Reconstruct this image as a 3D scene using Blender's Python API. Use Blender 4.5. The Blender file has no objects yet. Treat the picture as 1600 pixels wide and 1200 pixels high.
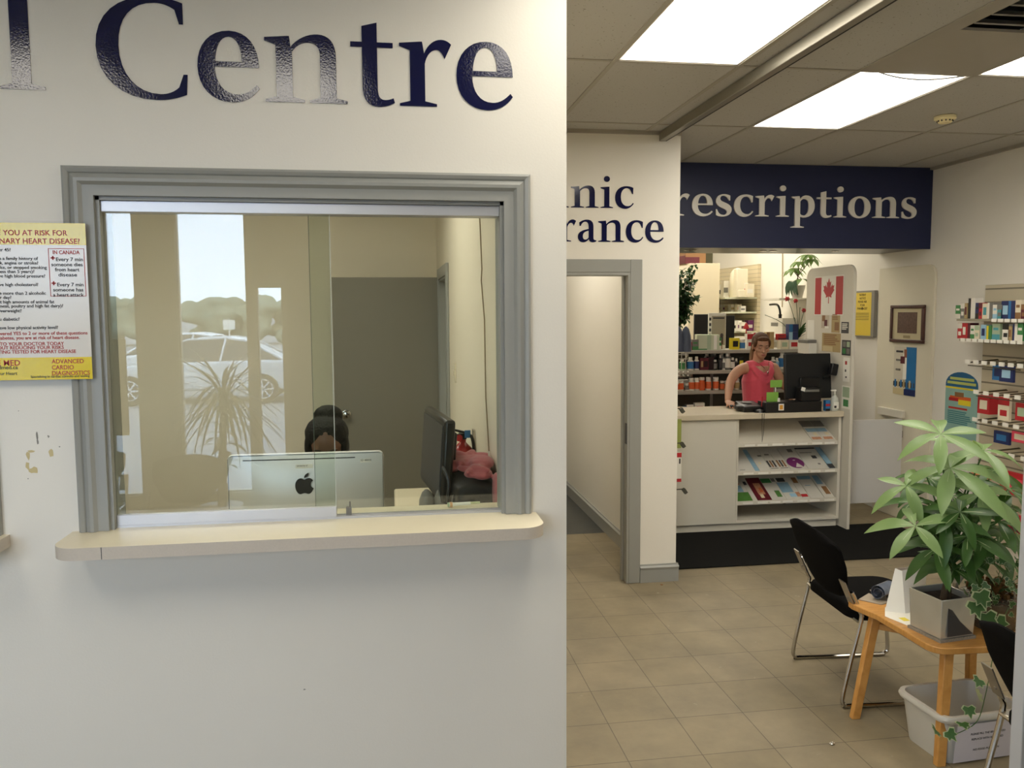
import bpy, math, random
from mathutils import Matrix, Vector
random.seed(7)
SC = bpy.context.scene
COL = SC.collection
PI = math.pi

# ------------------------------------------------------------------ camera
F = 1294.0
PITCH, YAW, ROLL, CH = math.radians(4.98), math.radians(8.6), math.radians(.32), 1.85
_cy, _sy = math.cos(YAW), math.sin(YAW)
_fwd = Vector((_sy*math.cos(PITCH), _cy*math.cos(PITCH), -math.sin(PITCH)))
_r0 = Vector((_cy, -_sy, 0)); _d0 = _fwd.cross(_r0)
RIGHT = math.cos(ROLL)*_r0 + math.sin(ROLL)*_d0
DOWN = -math.sin(ROLL)*_r0 + math.cos(ROLL)*_d0
cam_d = bpy.data.cameras.new('camera'); cam = bpy.data.objects.new('camera', cam_d); COL.objects.link(cam)
cam_d.sensor_fit = 'HORIZONTAL'; cam_d.sensor_width = 36; cam_d.lens = F/1600*36; cam_d.clip_start = .05
m = Matrix.Identity(4)
for i in range(3):
    m[i][0] = RIGHT[i]; m[i][1] = -DOWN[i]; m[i][2] = -_fwd[i]
m[2][3] = CH
cam.matrix_world = m
SC.camera = cam
# ------------------------------------------------------------------ world, exposure
SC.view_settings.view_transform = 'Standard'; SC.view_settings.look = 'None'
SC.view_settings.exposure = EXPO = 0.52; SC.view_settings.gamma = 1; SC.view_settings.use_curve_mapping = False
LIGHT_L = 5.6      # radiance of the ceiling fixtures
PHARM_L = 5.2
ROOM_L = 8.2       # raised above the other fixtures to brighten the shop, office and corridor
SKY_L = 8.0
w = bpy.data.worlds.new('sky'); SC.world = w; w.use_nodes = True
bg = w.node_tree.nodes['Background']; bg.inputs[0].default_value = (.66, .80, 1, 1); bg.inputs[1].default_value = SKY_L
try:
    SC.cycles.use_denoising = True; SC.cycles.max_bounces = 10; SC.cycles.diffuse_bounces = 6
    SC.cycles.glossy_bounces = 5; SC.cycles.transparent_max_bounces = 16; SC.cycles.sample_clamp_indirect = 8
    SC.cycles.caustics_reflective = False; SC.cycles.caustics_refractive = False
except Exception:
    pass
def portal(x0, x1, z0, z1):
    l = bpy.data.lights.new('window_portal', 'AREA'); l.shape = 'RECTANGLE'; l.size = x1-x0; l.size_y = z1-z0
    l.cycles.is_portal = True
    o = bpy.data.objects.new('window_portal', l); COL.objects.link(o)
    o.location = ((x0+x1)/2, -2.02, (z0+z1)/2); o.rotation_euler = (PI/2, 0, 0)   # faces +Y, into the room
    return o
BAYS = [(-3.4, -2.146, .25, 2.776), (-1.80, -1.211, .25, 2.776), (-1.135, -.906, .55, 2.09)]
for b in BAYS: portal(*b)

# ------------------------------------------------------------------ pixel -> point on a known plane of the room
def ray(x, y): return RIGHT*((x-800)/F) + DOWN*((y-600)/F) + _fwd
def onY(x, y, Y): d = ray(x, y); t = Y/d.y; return Vector((d.x*t, Y, CH+d.z*t))
def onX(x, y, X): d = ray(x, y); t = X/d.x; return Vector((X, d.y*t, CH+d.z*t))
def onZ(x, y, z): d = ray(x, y); t = (z-CH)/d.z; return Vector((d.x*t, d.y*t, z))

# ------------------------------------------------------------------ materials
def lin(c):
    if isinstance(c, str):
        c = c.lstrip('#'); c = [int(c[i:i+2], 16)/255 for i in (0, 2, 4)]
        return tuple((v/12.92 if v <= .04045 else ((v+.055)/1.055)**2.4) for v in c)
    return tuple(c)
MATS = {}
def P(name, col, rough=.5, metal=0, spec=.5, var=.04, vscale=8, bump=0, bscale=60, emit=0, alpha=None, trans=0, coat=0, emitc=None, sheen=0):
    if name in MATS: return MATS[name]
    m = bpy.data.materials.new(name); m.use_nodes = True; MATS[name] = m
    nt = m.node_tree; b = nt.nodes['Principled BSDF']; c = lin(col)
    b.inputs['Roughness'].default_value = rough; b.inputs['Metallic'].default_value = metal
    b.inputs['Specular IOR Level'].default_value = spec
    if coat: b.inputs['Coat Weight'].default_value = coat; b.inputs['Coat Roughness'].default_value = .05
    if sheen: b.inputs['Sheen Weight'].default_value = sheen
    if trans: b.inputs['Transmission Weight'].default_value = trans
    tc = nt.nodes.new('ShaderNodeTexCoord')
    n = nt.nodes.new('ShaderNodeTexNoise'); n.inputs['Scale'].default_value = vscale; n.inputs['Detail'].default_value = 4
    nt.links.new(tc.outputs['Object'], n.inputs['Vector'])
    mx = nt.nodes.new('ShaderNodeMix'); mx.data_type = 'RGBA'
    mx.inputs[6].default_value = tuple(v*(1-var) for v in c)+(1,); mx.inputs[7].default_value = tuple(min(1, v*(1+var)) for v in c)+(1,)
    nt.links.new(n.outputs['Fac'], mx.inputs[0]); nt.links.new(mx.outputs[2], b.inputs['Base Color'])
    if bump:
        n2 = nt.nodes.new('ShaderNodeTexNoise'); n2.inputs['Scale'].default_value = bscale; n2.inputs['Detail'].default_value = 3
        nt.links.new(tc.outputs['Object'], n2.inputs['Vector'])
        bp = nt.nodes.new('ShaderNodeBump'); bp.inputs['Strength'].default_value = bump; bp.inputs['Distance'].default_value = .01
        nt.links.new(n2.outputs['Fac'], bp.inputs['Height']); nt.links.new(bp.outputs[0], b.inputs['Normal'])
    if emit:
        b.inputs['Emission Color'].default_value = tuple(lin(emitc or col))+(1,); b.inputs['Emission Strength'].default_value = emit
    m.diffuse_color = c+(1,)
    return m
def glass_mat(name, f0=.04, tint=(1, 1, 1)):
    m = bpy.data.materials.new(name); m.use_nodes = True; nt = m.node_tree; nt.nodes.clear(); MATS[name] = m
    out = nt.nodes.new('ShaderNodeOutputMaterial'); tr = nt.nodes.new('ShaderNodeBsdfTransparent'); tr.inputs[0].default_value = tint+(1,)
    gl = nt.nodes.new('ShaderNodeBsdfGlossy'); gl.inputs['Roughness'].default_value = 0; gl.inputs[0].default_value = (1, 1, 1, 1)
    lw = nt.nodes.new('ShaderNodeLayerWeight'); lw.inputs[0].default_value = .5
    p = nt.nodes.new('ShaderNodeMath'); p.operation = 'POWER'; p.inputs[1].default_value = 5
    nt.links.new(lw.outputs['Facing'], p.inputs[0])
    ma = nt.nodes.new('ShaderNodeMath'); ma.operation = 'MULTIPLY_ADD'; ma.inputs[1].default_value = 1-f0; ma.inputs[2].default_value = f0
    nt.links.new(p.outputs[0], ma.inputs[0])
    mix = nt.nodes.new('ShaderNodeMixShader'); nt.links.new(ma.outputs[0], mix.inputs[0]); nt.links.new(tr.outputs[0], mix.inputs[1]); nt.links.new(gl.outputs[0], mix.inputs[2])
    nt.links.new(mix.outputs[0], out.inputs[0])
    return m
def lamp_mat(name, col, strength):
    m = bpy.data.materials.new(name); m.use_nodes = True; nt = m.node_tree; nt.nodes.clear(); MATS[name] = m
    out = nt.nodes.new('ShaderNodeOutputMaterial'); e = nt.nodes.new('ShaderNodeEmission'); e.inputs[0].default_value = tuple(col)+(1,); e.inputs[1].default_value = strength
    nt.links.new(e.outputs[0], out.inputs[0]); return m
def floor_mat():
    m = bpy.data.materials.new('beige floor tile'); m.use_nodes = True; nt = m.node_tree; b = nt.nodes['Principled BSDF']; MATS['floor'] = m
    N, L = nt.nodes.new, nt.links.new
    tc = N('ShaderNodeTexCoord'); mp = N('ShaderNodeMapping'); mp.inputs['Location'].default_value = (-(.955-.32*9)+.0, -(3.80-.32*18), 0)
    L(tc.outputs['Object'], mp.inputs[0])
    br = N('ShaderNodeTexBrick'); br.offset = 0; br.squash = 1
    br.inputs['Scale'].default_value = 1; br.inputs['Brick Width'].default_value = .32; br.inputs['Row Height'].default_value = .32
    br.inputs['Mortar Size'].default_value = .0022; br.inputs['Mortar Smooth'].default_value = .3; br.inputs['Bias'].default_value = 0
    br.inputs['Color1'].default_value = lin('#8e826b')+(1,); br.inputs['Color2'].default_value = lin('#897d64')+(1,); br.inputs['Mortar'].default_value = lin('#5c5242')+(1,)
    L(mp.outputs[0], br.inputs[0])
    n = N('ShaderNodeTexNoise'); n.inputs['Scale'].default_value = 3.2; n.inputs['Detail'].default_value = 8; n.inputs['Roughness'].default_value = .65; L(tc.outputs['Object'], n.inputs[0])
    cr = N('ShaderNodeValToRGB'); cr.color_ramp.elements[0].position = .3; cr.color_ramp.elements[0].color = (.72, .72, .72, 1); cr.color_ramp.elements[1].position = .72; cr.color_ramp.elements[1].color = (1.14, 1.12, 1.08, 1)
    L(n.outputs[0], cr.inputs[0])
    mx = N('ShaderNodeMix'); mx.data_type = 'RGBA'; mx.blend_type = 'MULTIPLY'; mx.inputs[0].default_value = 1; L(br.outputs['Color'], mx.inputs[6]); L(cr.outputs[0], mx.inputs[7])
    # scuffs: pale flecks
    n2 = N('ShaderNodeTexNoise'); n2.inputs['Scale'].default_value = 14; n2.inputs['Detail'].default_value = 6; L(tc.outputs['Object'], n2.inputs[0])
    c2 = N('ShaderNodeValToRGB'); c2.color_ramp.elements[0].position = .70; c2.color_ramp.elements[0].color = (0, 0, 0, 1); c2.color_ramp.elements[1].position = .76; c2.color_ramp.elements[1].color = (.35, .35, .35, 1)
    L(n2.outputs[0], c2.inputs[0])
    m2 = N('ShaderNodeMix'); m2.data_type = 'RGBA'; L(c2.outputs[0], m2.inputs[0]); L(mx.outputs[2], m2.inputs[6]); m2.inputs[7].default_value = lin('#c9c0ac')+(1,)
    L(m2.outputs[2], b.inputs['Base Color']); b.inputs['Roughness'].default_value = .48
    bp = N('ShaderNodeBump'); bp.inputs['Strength'].default_value = .15; bp.inputs['Distance'].default_value = .004; L(br.outputs['Fac'], bp.inputs['Height']); bp.invert = True
    L(bp.outputs[0], b.inputs['Normal'])
    return m
def ceil_mat():
    m = bpy.data.materials.new('acoustic tile'); m.use_nodes = True; nt = m.node_tree; b = nt.nodes['Principled BSDF']; MATS['ceil'] = m
    N, L = nt.nodes.new, nt.links.new
    tc = N('ShaderNodeTexCoord'); v = N('ShaderNodeTexNoise'); v.inputs['Scale'].default_value = 90; v.inputs['Detail'].default_value = 2; L(tc.outputs['Object'], v.inputs[0])
    cr = N('ShaderNodeValToRGB'); cr.color_ramp.elements[0].position = .27; cr.color_ramp.elements[0].color = lin('#6b6250')+(1,); cr.color_ramp.elements[1].position = .33; cr.color_ramp.elements[1].color = lin('#b7b5b0')+(1,)
    L(v.outputs[0], cr.inputs[0]); L(cr.outputs[0], b.inputs['Base Color']); b.inputs['Roughness'].default_value = .9
    return m
def wood_mat(name, a, bcol, sc=(2, 18, 2)):
    m = bpy.data.materials.new(name); m.use_nodes = True; nt = m.node_tree; b = nt.nodes['Principled BSDF']; MATS[name] = m
    N, L = nt.nodes.new, nt.links.new
    tc = N('ShaderNodeTexCoord'); mp = N('ShaderNodeMapping'); mp.inputs['Scale'].default_value = sc; L(tc.outputs['Object'], mp.inputs[0])
    n = N('ShaderNodeTexNoise'); n.inputs['Scale'].default_value = 6; n.inputs['Detail'].default_value = 6; n.inputs['Distortion'].default_value = .6; L(mp.outputs[0], n.inputs[0])
    cr = N('ShaderNodeValToRGB'); cr.color_ramp.elements[0].position = .3; cr.color_ramp.elements[0].color = lin(a)+(1,); cr.color_ramp.elements[1].position = .7; cr.color_ramp.elements[1].color = lin(bcol)+(1,)
    L(n.outputs[0], cr.inputs[0]); L(cr.outputs[0], b.inputs['Base Color']); b.inputs['Roughness'].default_value = .38
    return m
def slat_mat(name, col, pitch=.1, gr=.4):   # slatwall: dark grooves at a fixed pitch
    m = bpy.data.materials.new(name); m.use_nodes = True; nt = m.node_tree; b = nt.nodes['Principled BSDF']; MATS[name] = m
    N, L = nt.nodes.new, nt.links.new
    tc = N('ShaderNodeTexCoord'); sp = N('ShaderNodeSeparateXYZ'); L(tc.outputs['Object'], sp.inputs[0])
    md = N('ShaderNodeMath'); md.operation = 'PINGPONG'; md.inputs[1].default_value = pitch/2; L(sp.outputs[2], md.inputs[0])
    gt = N('ShaderNodeMath'); gt.operation = 'GREATER_THAN'; gt.inputs[1].default_value = pitch*.06; L(md.outputs[0], gt.inputs[0])
    mx = N('ShaderNodeMix'); mx.data_type = 'RGBA'; c = lin(col); mx.inputs[6].default_value = tuple(v*gr for v in c)+(1,); mx.inputs[7].default_value = c+(1,)
    L(gt.outputs[0], mx.inputs[0]); L(mx.outputs[2], b.inputs['Base Color']); b.inputs['Roughness'].default_value = .5
    bp = N('ShaderNodeBump'); bp.inputs['Distance'].default_value = .006; L(gt.outputs[0], bp.inputs['Height']); L(bp.outputs[0], b.inputs['Normal'])
    return m

WALL = P('wall paint', '#e6e2d8', .42, spec=.35, var=.012, vscale=3, bump=.04, bscale=140)
CREAM = P('cream paint', '#e8dfca', .6, var=.012, vscale=3)
TRIM = P('grey trim paint', '#979893', .38, var=.03, vscale=10, bump=.03, bscale=90)
ALU = P('brushed aluminium', '#cfd0d4', .36, metal=.55, var=.03)
CHROME = P('chrome', '#c8c4bc', .12, metal=1, var=.01)
VINYL = P('navy gloss vinyl', '#10143f', .09, spec=.65, var=.02, bump=.05, bscale=160)
FLOOR = floor_mat(); CEIL = ceil_mat()
TBAR = P('ceiling grid metal', '#a29c90', .5, var=.02)
BLACKF = P('black fabric', '#0c0b0b', .95, spec=.1, var=.2, vscale=120, bump=.3, bscale=400)
BLACKP = P('black plastic', '#0e0e0f', .35, var=.05)
WHITEP = P('white plastic', '#e6e2d6', .35, var=.02)
LAM = P('cream laminate', '#e3d9bf', .33, var=.02, vscale=30)
LAMEDGE = P('speckled laminate edge', '#c6bcae', .5, var=.07, vscale=180)
WHITEL = P('white laminate', '#d9d5c9', .35, var=.015)
PAPER = P('paper', '#efece2', .6, var=.02)
GREYP = P('grey plastic', '#77756f', .4, var=.04)
GLASS = glass_mat('service window glass', .045, (.93, .96, .93)); SHOPG = glass_mat('shop glass', .03); CLEAR = glass_mat('clear plastic', .08)
OFFL = lamp_mat('fixture light', (1, .93, .80), LIGHT_L); ROOML = lamp_mat('bright fixture light', (1, .935, .82), ROOM_L); PHL = lamp_mat('pharmacy light', (1, .92, .76), PHARM_L)
def C_(name, col, rough=.45, **k): return P(name, col, rough, **k)
RED = C_('red', '#b5232b'); NAVY = C_('navy', '#1d2a5c'); BLUE = C_('blue', '#2b6fa8'); GREEN = C_('green', '#3d8248'); YEL = C_('yellow', '#e3cf2b', .4)
ORANGE = C_('orange', '#d8602c'); TEAL = C_('teal', '#4d9aa5'); PINK = C_('pink', '#e04c62'); PURP = C_('purple', '#6f2a63'); LGREEN = C_('pale green', '#a9bb9c')
BROWN = C_('cardboard', '#8b6540'); DGREY = C_('dark grey', '#3a3a3c'); MAROON = C_('maroon', '#5d1f2b'); BEIGE = C_('beige card', '#c9b98f'); TAN = C_('tan print', '#b09a6c')
LBLUE = C_('light blue', '#9cc4da'); DKBLK = C_('print black', '#1a1a1c', .6); REDTXT = C_('red print', '#b0322c', .6)

# ------------------------------------------------------------------ mesh builder
class MB:
    def __init__(s): s.v = []; s.f = []; s.m = []
    def add(s, vs, fs, mi=0):
        k = len(s.v); s.v += [tuple(v) for v in vs]; s.f += [tuple(i+k for i in f) for f in fs]; s.m += [mi]*len(fs); return s
    def box(s, x0, y0, z0, x1, y1, z1, mi=0):
        vs = [(x, y, z) for z in (z0, z1) for y in (y0, y1) for x in (x0, x1)]
        return s.add(vs, [(0, 2, 3, 1), (4, 5, 7, 6), (0, 1, 5, 4), (2, 6, 7, 3), (0, 4, 6, 2), (1, 3, 7, 5)], mi)
    def obox(s, c, h, M=None, mi=0):
        M = M or Matrix.Identity(3); c = Vector(c)
        vs = [c+M@Vector((x*h[0], y*h[1], z*h[2])) for z in (-1, 1) for y in (-1, 1) for x in (-1, 1)]
        return s.add(vs, [(0, 2, 3, 1), (4, 5, 7, 6), (0, 1, 5, 4), (2, 6, 7, 3), (0, 4, 6, 2), (1, 3, 7, 5)], mi)
    def tube(s, pts, r, n=8, mi=0, closed=False, cap=True):
        pts = [Vector(p) for p in pts]; N = len(pts); rs = r if isinstance(r, (list, tuple)) else [r]*N
        up = None; rings = []
        for i, p in enumerate(pts):
            if closed: t = pts[(i+1) % N]-pts[i-1]
            else: t = (pts[min(i+1, N-1)]-pts[max(i-1, 0)])
            t.normalize()
            if up is None:
                up = Vector((0, 0, 1)) if abs(t.z) < .9 else Vector((1, 0, 0))
            up = (up-t*up.dot(t)); up.normalize(); b = t.cross(up)
            rings.append([p+(up*math.cos(2*PI*k/n)+b*math.sin(2*PI*k/n))*rs[i] for k in range(n)])
        vs = [v for rg in rings for v in rg]; fs = []
        M_ = N if closed else N-1
        for i in range(M_):
            a = i*n; b2 = ((i+1) % N)*n
            for k in range(n): fs.append((a+k, a+(k+1) % n, b2+(k+1) % n, b2+k))
        if cap and not closed: fs.append(tuple(range(n-1, -1, -1))); fs.append(tuple((N-1)*n+k for k in range(n)))
        return s.add(vs, fs, mi)
    def cyl(s, p0, p1, r0, r1=None, n=16, mi=0): return s.tube([p0, p1], [r0, r0 if r1 is None else r1], n, mi)
    def lathe(s, prof, c=(0, 0, 0), n=20, mi=0, M=None, mis=None):
        c = Vector(c); M = M or Matrix.Identity(3); vs = []; fs = []
        for r, z in prof:
            for k in range(n): a = 2*PI*k/n; vs.append(c+M@Vector((r*math.cos(a), r*math.sin(a), z)))
        K = len(s.v); s.v += [tuple(v) for v in vs]
        for i in range(len(prof)-1):
            for k in range(n):
                s.f.append(tuple(K+q for q in (i*n+k, i*n+(k+1) % n, (i+1)*n+(k+1) % n, (i+1)*n+k))); s.m.append(mis[i] if mis else mi)
        s.f.append(tuple(K+k for k in range(n-1, -1, -1))); s.m.append(mis[0] if mis else mi)
        s.f.append(tuple(K+(len(prof)-1)*n+k for k in range(n))); s.m.append(mis[-1] if mis else mi)
        return s
    def prism(s, poly, M, t, mi=0, side=None):   # poly in xy, M 4x4 takes it to place, t thickness along local z
        n = len(poly); vs = [M@Vector((x, y, 0)) for x, y in poly]+[M@Vector((x, y, t)) for x, y in poly]
        s.add(vs, [tuple(range(n-1, -1, -1)), tuple(range(n, 2*n))], mi)
        k = len(s.v)-2*n
        for i in range(n): s.f.append((k+i, k+(i+1) % n, k+n+(i+1) % n, k+n+i)); s.m.append(mi if side is None else side)
        return s
    def ell(s, c, r, n=14, mi=0, M=None):
        c = Vector(c); M = M or Matrix.Identity(3); r = (r, r, r) if not isinstance(r, (tuple, list)) else r
        h = n//2; vs = [c+M@Vector((0, 0, -r[2]))]; fs = []
        for i in range(1, h):
            a = -PI/2+PI*i/h
            for k in range(n): b = 2*PI*k/n; vs.append(c+M@Vector((r[0]*math.cos(a)*math.cos(b), r[1]*math.cos(a)*math.sin(b), r[2]*math.sin(a))))
        vs.append(c+M@Vector((0, 0, r[2]))); L = len(vs)-1
        for k in range(n): fs.append((0, 1+(k+1) % n, 1+k)); fs.append((L, L-n+k, L-n+(k+1) % n))
        for i in range(h-2):
            for k in range(n): a = 1+i*n; fs.append((a+k, a+(k+1) % n, a+n+(k+1) % n, a+n+k))
        return s.add(vs, fs, mi)
    def mesh(s, me, M, mi=0):
        return s.add([M@v.co for v in me.vertices], [tuple(p.vertices) for p in me.polygons], mi)
    def text(s, t, size, M, mi=0, depth=.0005, align='LEFT', bold=0, width=None):
        cu = bpy.data.curves.new('t', 'FONT'); cu.body = t; cu.size = size; cu.align_x = align; cu.extrude = depth; cu.offset = bold; cu.resolution_u = 3
        ob = bpy.data.objects.new('t', cu); me = bpy.data.meshes.new_from_object(ob)
        if width and len(me.vertices):
            xs = [v.co.x for v in me.vertices]; k = width/(max(xs)-min(xs)); x0 = min(xs) if align == 'LEFT' else 0
            M = M@Matrix.Diagonal((k, 1, 1, 1))
        s.mesh(me, M, mi); bpy.data.meshes.remove(me); bpy.data.objects.remove(ob); bpy.data.curves.remove(cu); return s
    def to_mesh(s, name, mats, off=Vector((0, 0, 0)), sharp=35):
        me = bpy.data.meshes.new(name); me.from_pydata([(v[0]-off[0], v[1]-off[1], v[2]-off[2]) for v in s.v], [], s.f)
        for mt in mats: me.materials.append(mt)
        me.polygons.foreach_set('material_index', s.m); me.polygons.foreach_set('use_smooth', [True]*len(s.f))
        me.validate(); me.update()
        try: me.set_sharp_from_angle(angle=math.radians(sharp))
        except Exception: pass
        return me
def wloc(o):
    p = Vector((0, 0, 0))
    while o: p += o.location; o = o.parent
    return p
def tag(o, label=None, cat=None, group=None, kind=None):
    if label: o['label'] = label
    if cat: o['category'] = cat
    if group: o['group'] = group
    if kind: o['kind'] = kind
    return o
def ml(m): return list(m) if isinstance(m, (list, tuple)) else [m]
def part(name, mb, mats, parent, label=None, local=False, bevel=0, sharp=35, seg=2):
    """a child mesh; coordinates are world ones unless local"""
    off = Vector((0, 0, 0)) if local else wloc(parent)
    o = bpy.data.objects.new(name, mb.to_mesh(name, ml(mats), off, sharp)); COL.objects.link(o); o.parent = parent
    if label: o['label'] = label
    if bevel: bev(o, bevel, seg)
    return o
def bev(o, w, seg=2):
    b = o.modifiers.new('edge', 'BEVEL'); b.width = w; b.segments = seg; b.limit_method = 'ANGLE'; b.angle_limit = math.radians(40); b.harden_normals = False
def solo(name, mb, mats, label=None, cat=None, group=None, kind=None, bevel=0, sharp=35, origin=None, seg=2):
    xs, ys, zs = zip(*mb.v)
    off = Vector(origin) if origin is not None else Vector(((min(xs)+max(xs))/2, (min(ys)+max(ys))/2, min(zs)))
    o = bpy.data.objects.new(name, mb.to_mesh(name, ml(mats), off, sharp)); COL.objects.link(o); o.location = off
    if bevel: bev(o, bevel, seg)
    return tag(o, label, cat, group, kind)
def struct(name, mb, mats, bevel=0, origin=(0, 0, 0)): return solo(name, mb, mats, kind='structure', bevel=bevel, origin=origin)
def thing(name, label, cat, loc, group=None, rz=0, kind=None):
    o = bpy.data.objects.new(name, None); COL.objects.link(o); o.location = loc; o.rotation_euler = (0, 0, rz); o.empty_display_size = .1
    return tag(o, label, cat, group, kind)
def copy_tree(o, parent=None):
    c = o.copy(); COL.objects.link(c); c.parent = parent
    for ch in list(o.children): copy_tree(ch, c)
    return c
def evalmesh(mb, mods):
    me = mb.to_mesh('tmp', []); o = bpy.data.objects.new('tmp', me); COL.objects.link(o)
    for t, kw in mods:
        md = o.modifiers.new(t, t)
        for k, v in kw.items(): setattr(md, k, v)
    dg = bpy.context.evaluated_depsgraph_get(); dg.update(); r = bpy.data.meshes.new_from_object(o.evaluated_get(dg))
    bpy.data.objects.remove(o); bpy.data.meshes.remove(me); return r
def fuse(mb, voxel=.008, smooth=4):
    """one continuous skin over overlapping forms"""
    me = evalmesh(mb, [('REMESH', dict(mode='VOXEL', voxel_size=voxel)), ('SMOOTH', dict(factor=.5, iterations=smooth))])
    out = MB(); out.mesh(me, Matrix.Identity(4)); bpy.data.meshes.remove(me); return out
def T(x, y, z): return Matrix.Translation((x, y, z))
def frame(o, ux, uy):   # plane at o, local x along ux, local y along uy
    ux = Vector(ux).normalized(); uy = Vector(uy).normalized(); uz = ux.cross(uy); m = Matrix.Identity(4)
    for i in range(3): m[i][0] = ux[i]; m[i][1] = uy[i]; m[i][2] = uz[i]; m[i][3] = o[i]
    return m
FRONT = lambda x, y, z: frame((x, y, z), (1, 0, 0), (0, 0, 1))            # faces -Y, toward the camera
LEFTF = lambda x, y, z: frame((x, y, z), (0, -1, 0), (0, 0, 1))           # faces -X
def rz3(a): return Matrix.Rotation(a, 3, 'Z')
def catmull(pts, k=6):
    pts = [Vector(p) for p in pts]; P_ = [pts[0]]+pts+[pts[-1]]; out = []
    for i in range(1, len(P_)-2):
        a, b, c, d = P_[i-1:i+3]
        for j in range(k):
            t = j/k; out.append(.5*((2*b)+(c-a)*t+(2*a-5*b+4*c-d)*t*t+(3*b-a-3*c+d)*t**3))
    out.append(pts[-1]); return out
def rrect(w, h, r, n=6, cx=0, cy=0):
    out = []
    for qx, qy, a0 in ((w/2-r, -h/2+r, -PI/2), (w/2-r, h/2-r, 0), (-w/2+r, h/2-r, PI/2), (-w/2+r, -h/2+r, PI)):
        for i in range(n+1): a = a0+PI/2*i/n; out.append((cx+qx+r*math.cos(a), cy+qy+r*math.sin(a)))
    return out

# ------------------------------------------------------------------ serif letter outlines (x-height = 100)
G = {
'n': (127, "M0,97 L0,92 L17,86 L17,8 L0,4 L0,0 L60,0 L60,4 L42,8 L42,76 C48,86 58,91 68,91 C80,91 85,84 85,70 L85,8 L68,4 L68,0 L127,0 L127,4 L110,8 L110,70 C110,92 100,104 82,104 C66,104 51,97 40,84 L38,100 L34,100 Z"),
'r': (84, "M0,97 L0,92 L17,86 L17,8 L0,4 L0,0 L60,0 L60,4 L41,8 L41,66 C44,80 52,88 60,88 C66,88 70,82 73,74 L84,97 C79,102 74,104 68,104 C56,104 46,96 40,82 L37,100 L34,100 Z"),
'i': (58, "M0,97 L0,92 L17,86 L17,8 L0,4 L0,0 L58,0 L58,4 L41,8 L41,100 L34,100 Z M43,136 C43,144 37,150 29,150 C21,150 15,144 15,136 C15,128 21,122 29,122 C37,122 43,128 43,136 Z"),
'l': (62, "M0,147 L0,142 L17,137 L17,9 L0,4 L0,0 L62,0 L62,4 L43,9 L43,151 L34,150 Z"),
't': (69, "M0,96 L0,88 L18,88 L18,26 C18,8 27,-3 43,-3 C54,-3 62,0 69,4 L67,11 C60,8 56,8 53,8 C45,8 42,14 42,28 L42,88 L67,88 L67,96 L42,96 L42,126 L18,120 L18,96 Z"),
'e': (94, "M93,50 L26,50 C26,26 38,9 59,9 C71,9 79,14 89,24 L93,19 C83,5 69,-3 51,-3 C20,-3 0,18 0,50 C0,82 20,104 49,104 C77,104 93,83 93,50 Z M27,58 L67,58 C67,80 60,95 48,95 C35,95 28,78 27,58 Z"),
'c': (87, "M87,22 C77,5 63,-3 47,-3 C18,-3 0,18 0,49 C0,82 20,104 53,104 C66,104 77,100 85,96 L84,67 L79,67 C74,84 66,94 55,94 C36,94 27,76 27,53 C27,28 38,10 59,10 C69,10 77,15 83,26 Z"),
'C': (133, "M133,36 L131,6 C116,0 102,-3 86,-3 C34,-3 0,28 0,74 C0,120 34,149 84,149 C102,149 116,146 129,141 L129,110 L123,110 L117,131 C108,137 99,140 88,140 C54,140 33,116 33,76 C33,34 56,6 92,6 C103,6 113,10 120,17 L127,36 Z"),
'a': (90, "M6,90 C16,98 30,104 44,104 C66,104 76,93 76,70 L76,18 C76,10 80,8 90,7 L90,2 C84,-1 78,-3 71,-3 C61,-3 55,3 53,12 C46,2 36,-3 25,-3 C10,-3 0,8 0,24 C0,44 16,54 52,60 L52,70 C52,86 46,94 36,94 C26,94 18,86 14,74 L8,74 Z M52,52 L52,20 C47,13 42,10 36,10 C28,10 24,16 24,26 C24,40 32,48 52,52 Z"),
's': (73, "M66,74 L61,74 C56,88 46,96 35,96 C26,96 21,90 21,83 C21,74 28,70 42,64 C62,56 73,46 73,30 C73,10 56,-3 32,-3 C20,-3 10,0 3,4 L2,32 L7,32 C12,14 22,5 36,5 C46,5 52,11 52,18 C52,28 44,32 28,39 C10,47 2,57 2,72 C2,91 17,104 39,104 C49,104 58,101 66,97 Z"),
'o': (104, "M52,104 C82,104 104,81 104,50 C104,18 82,-3 52,-3 C22,-3 0,18 0,50 C0,81 22,104 52,104 Z M52,95 C36,95 27,78 27,50 C27,22 36,6 52,6 C68,6 77,22 77,50 C77,78 68,95 52,95 Z"),
'p': (108, "M0,97 L0,92 L17,86 L17,-44 L0,-48 L0,-52 L60,-52 L60,-48 L41,-44 L41,2 C48,-2 54,-3 60,-3 C88,-3 108,20 108,52 C108,84 92,104 68,104 C56,104 47,97 40,86 L37,100 L34,100 Z M41,16 L41,74 C46,83 52,87 60,87 C74,87 81,74 81,50 C81,24 73,7 58,7 C50,7 44,10 41,16 Z"),
'E': (112, "M0,146 L0,141 L17,137 L17,9 L0,5 L0,0 L108,0 L112,36 L106,36 C100,18 94,9 80,9 L46,9 L46,70 L70,70 C76,70 78,66 80,56 L85,56 L85,92 L80,92 C78,82 76,79 70,79 L46,79 L46,137 L76,137 C90,137 95,130 99,114 L105,114 L103,146 Z"),
'P': (110, "M0,146 L0,141 L17,137 L17,9 L0,5 L0,0 L66,0 L66,5 L46,9 L46,58 C50,57 56,56 62,56 C92,56 110,74 110,102 C110,130 92,146 60,146 Z M46,137 L56,137 C72,137 80,124 80,102 C80,80 72,65 58,65 C52,65 48,66 46,67 Z"),
}
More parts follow.
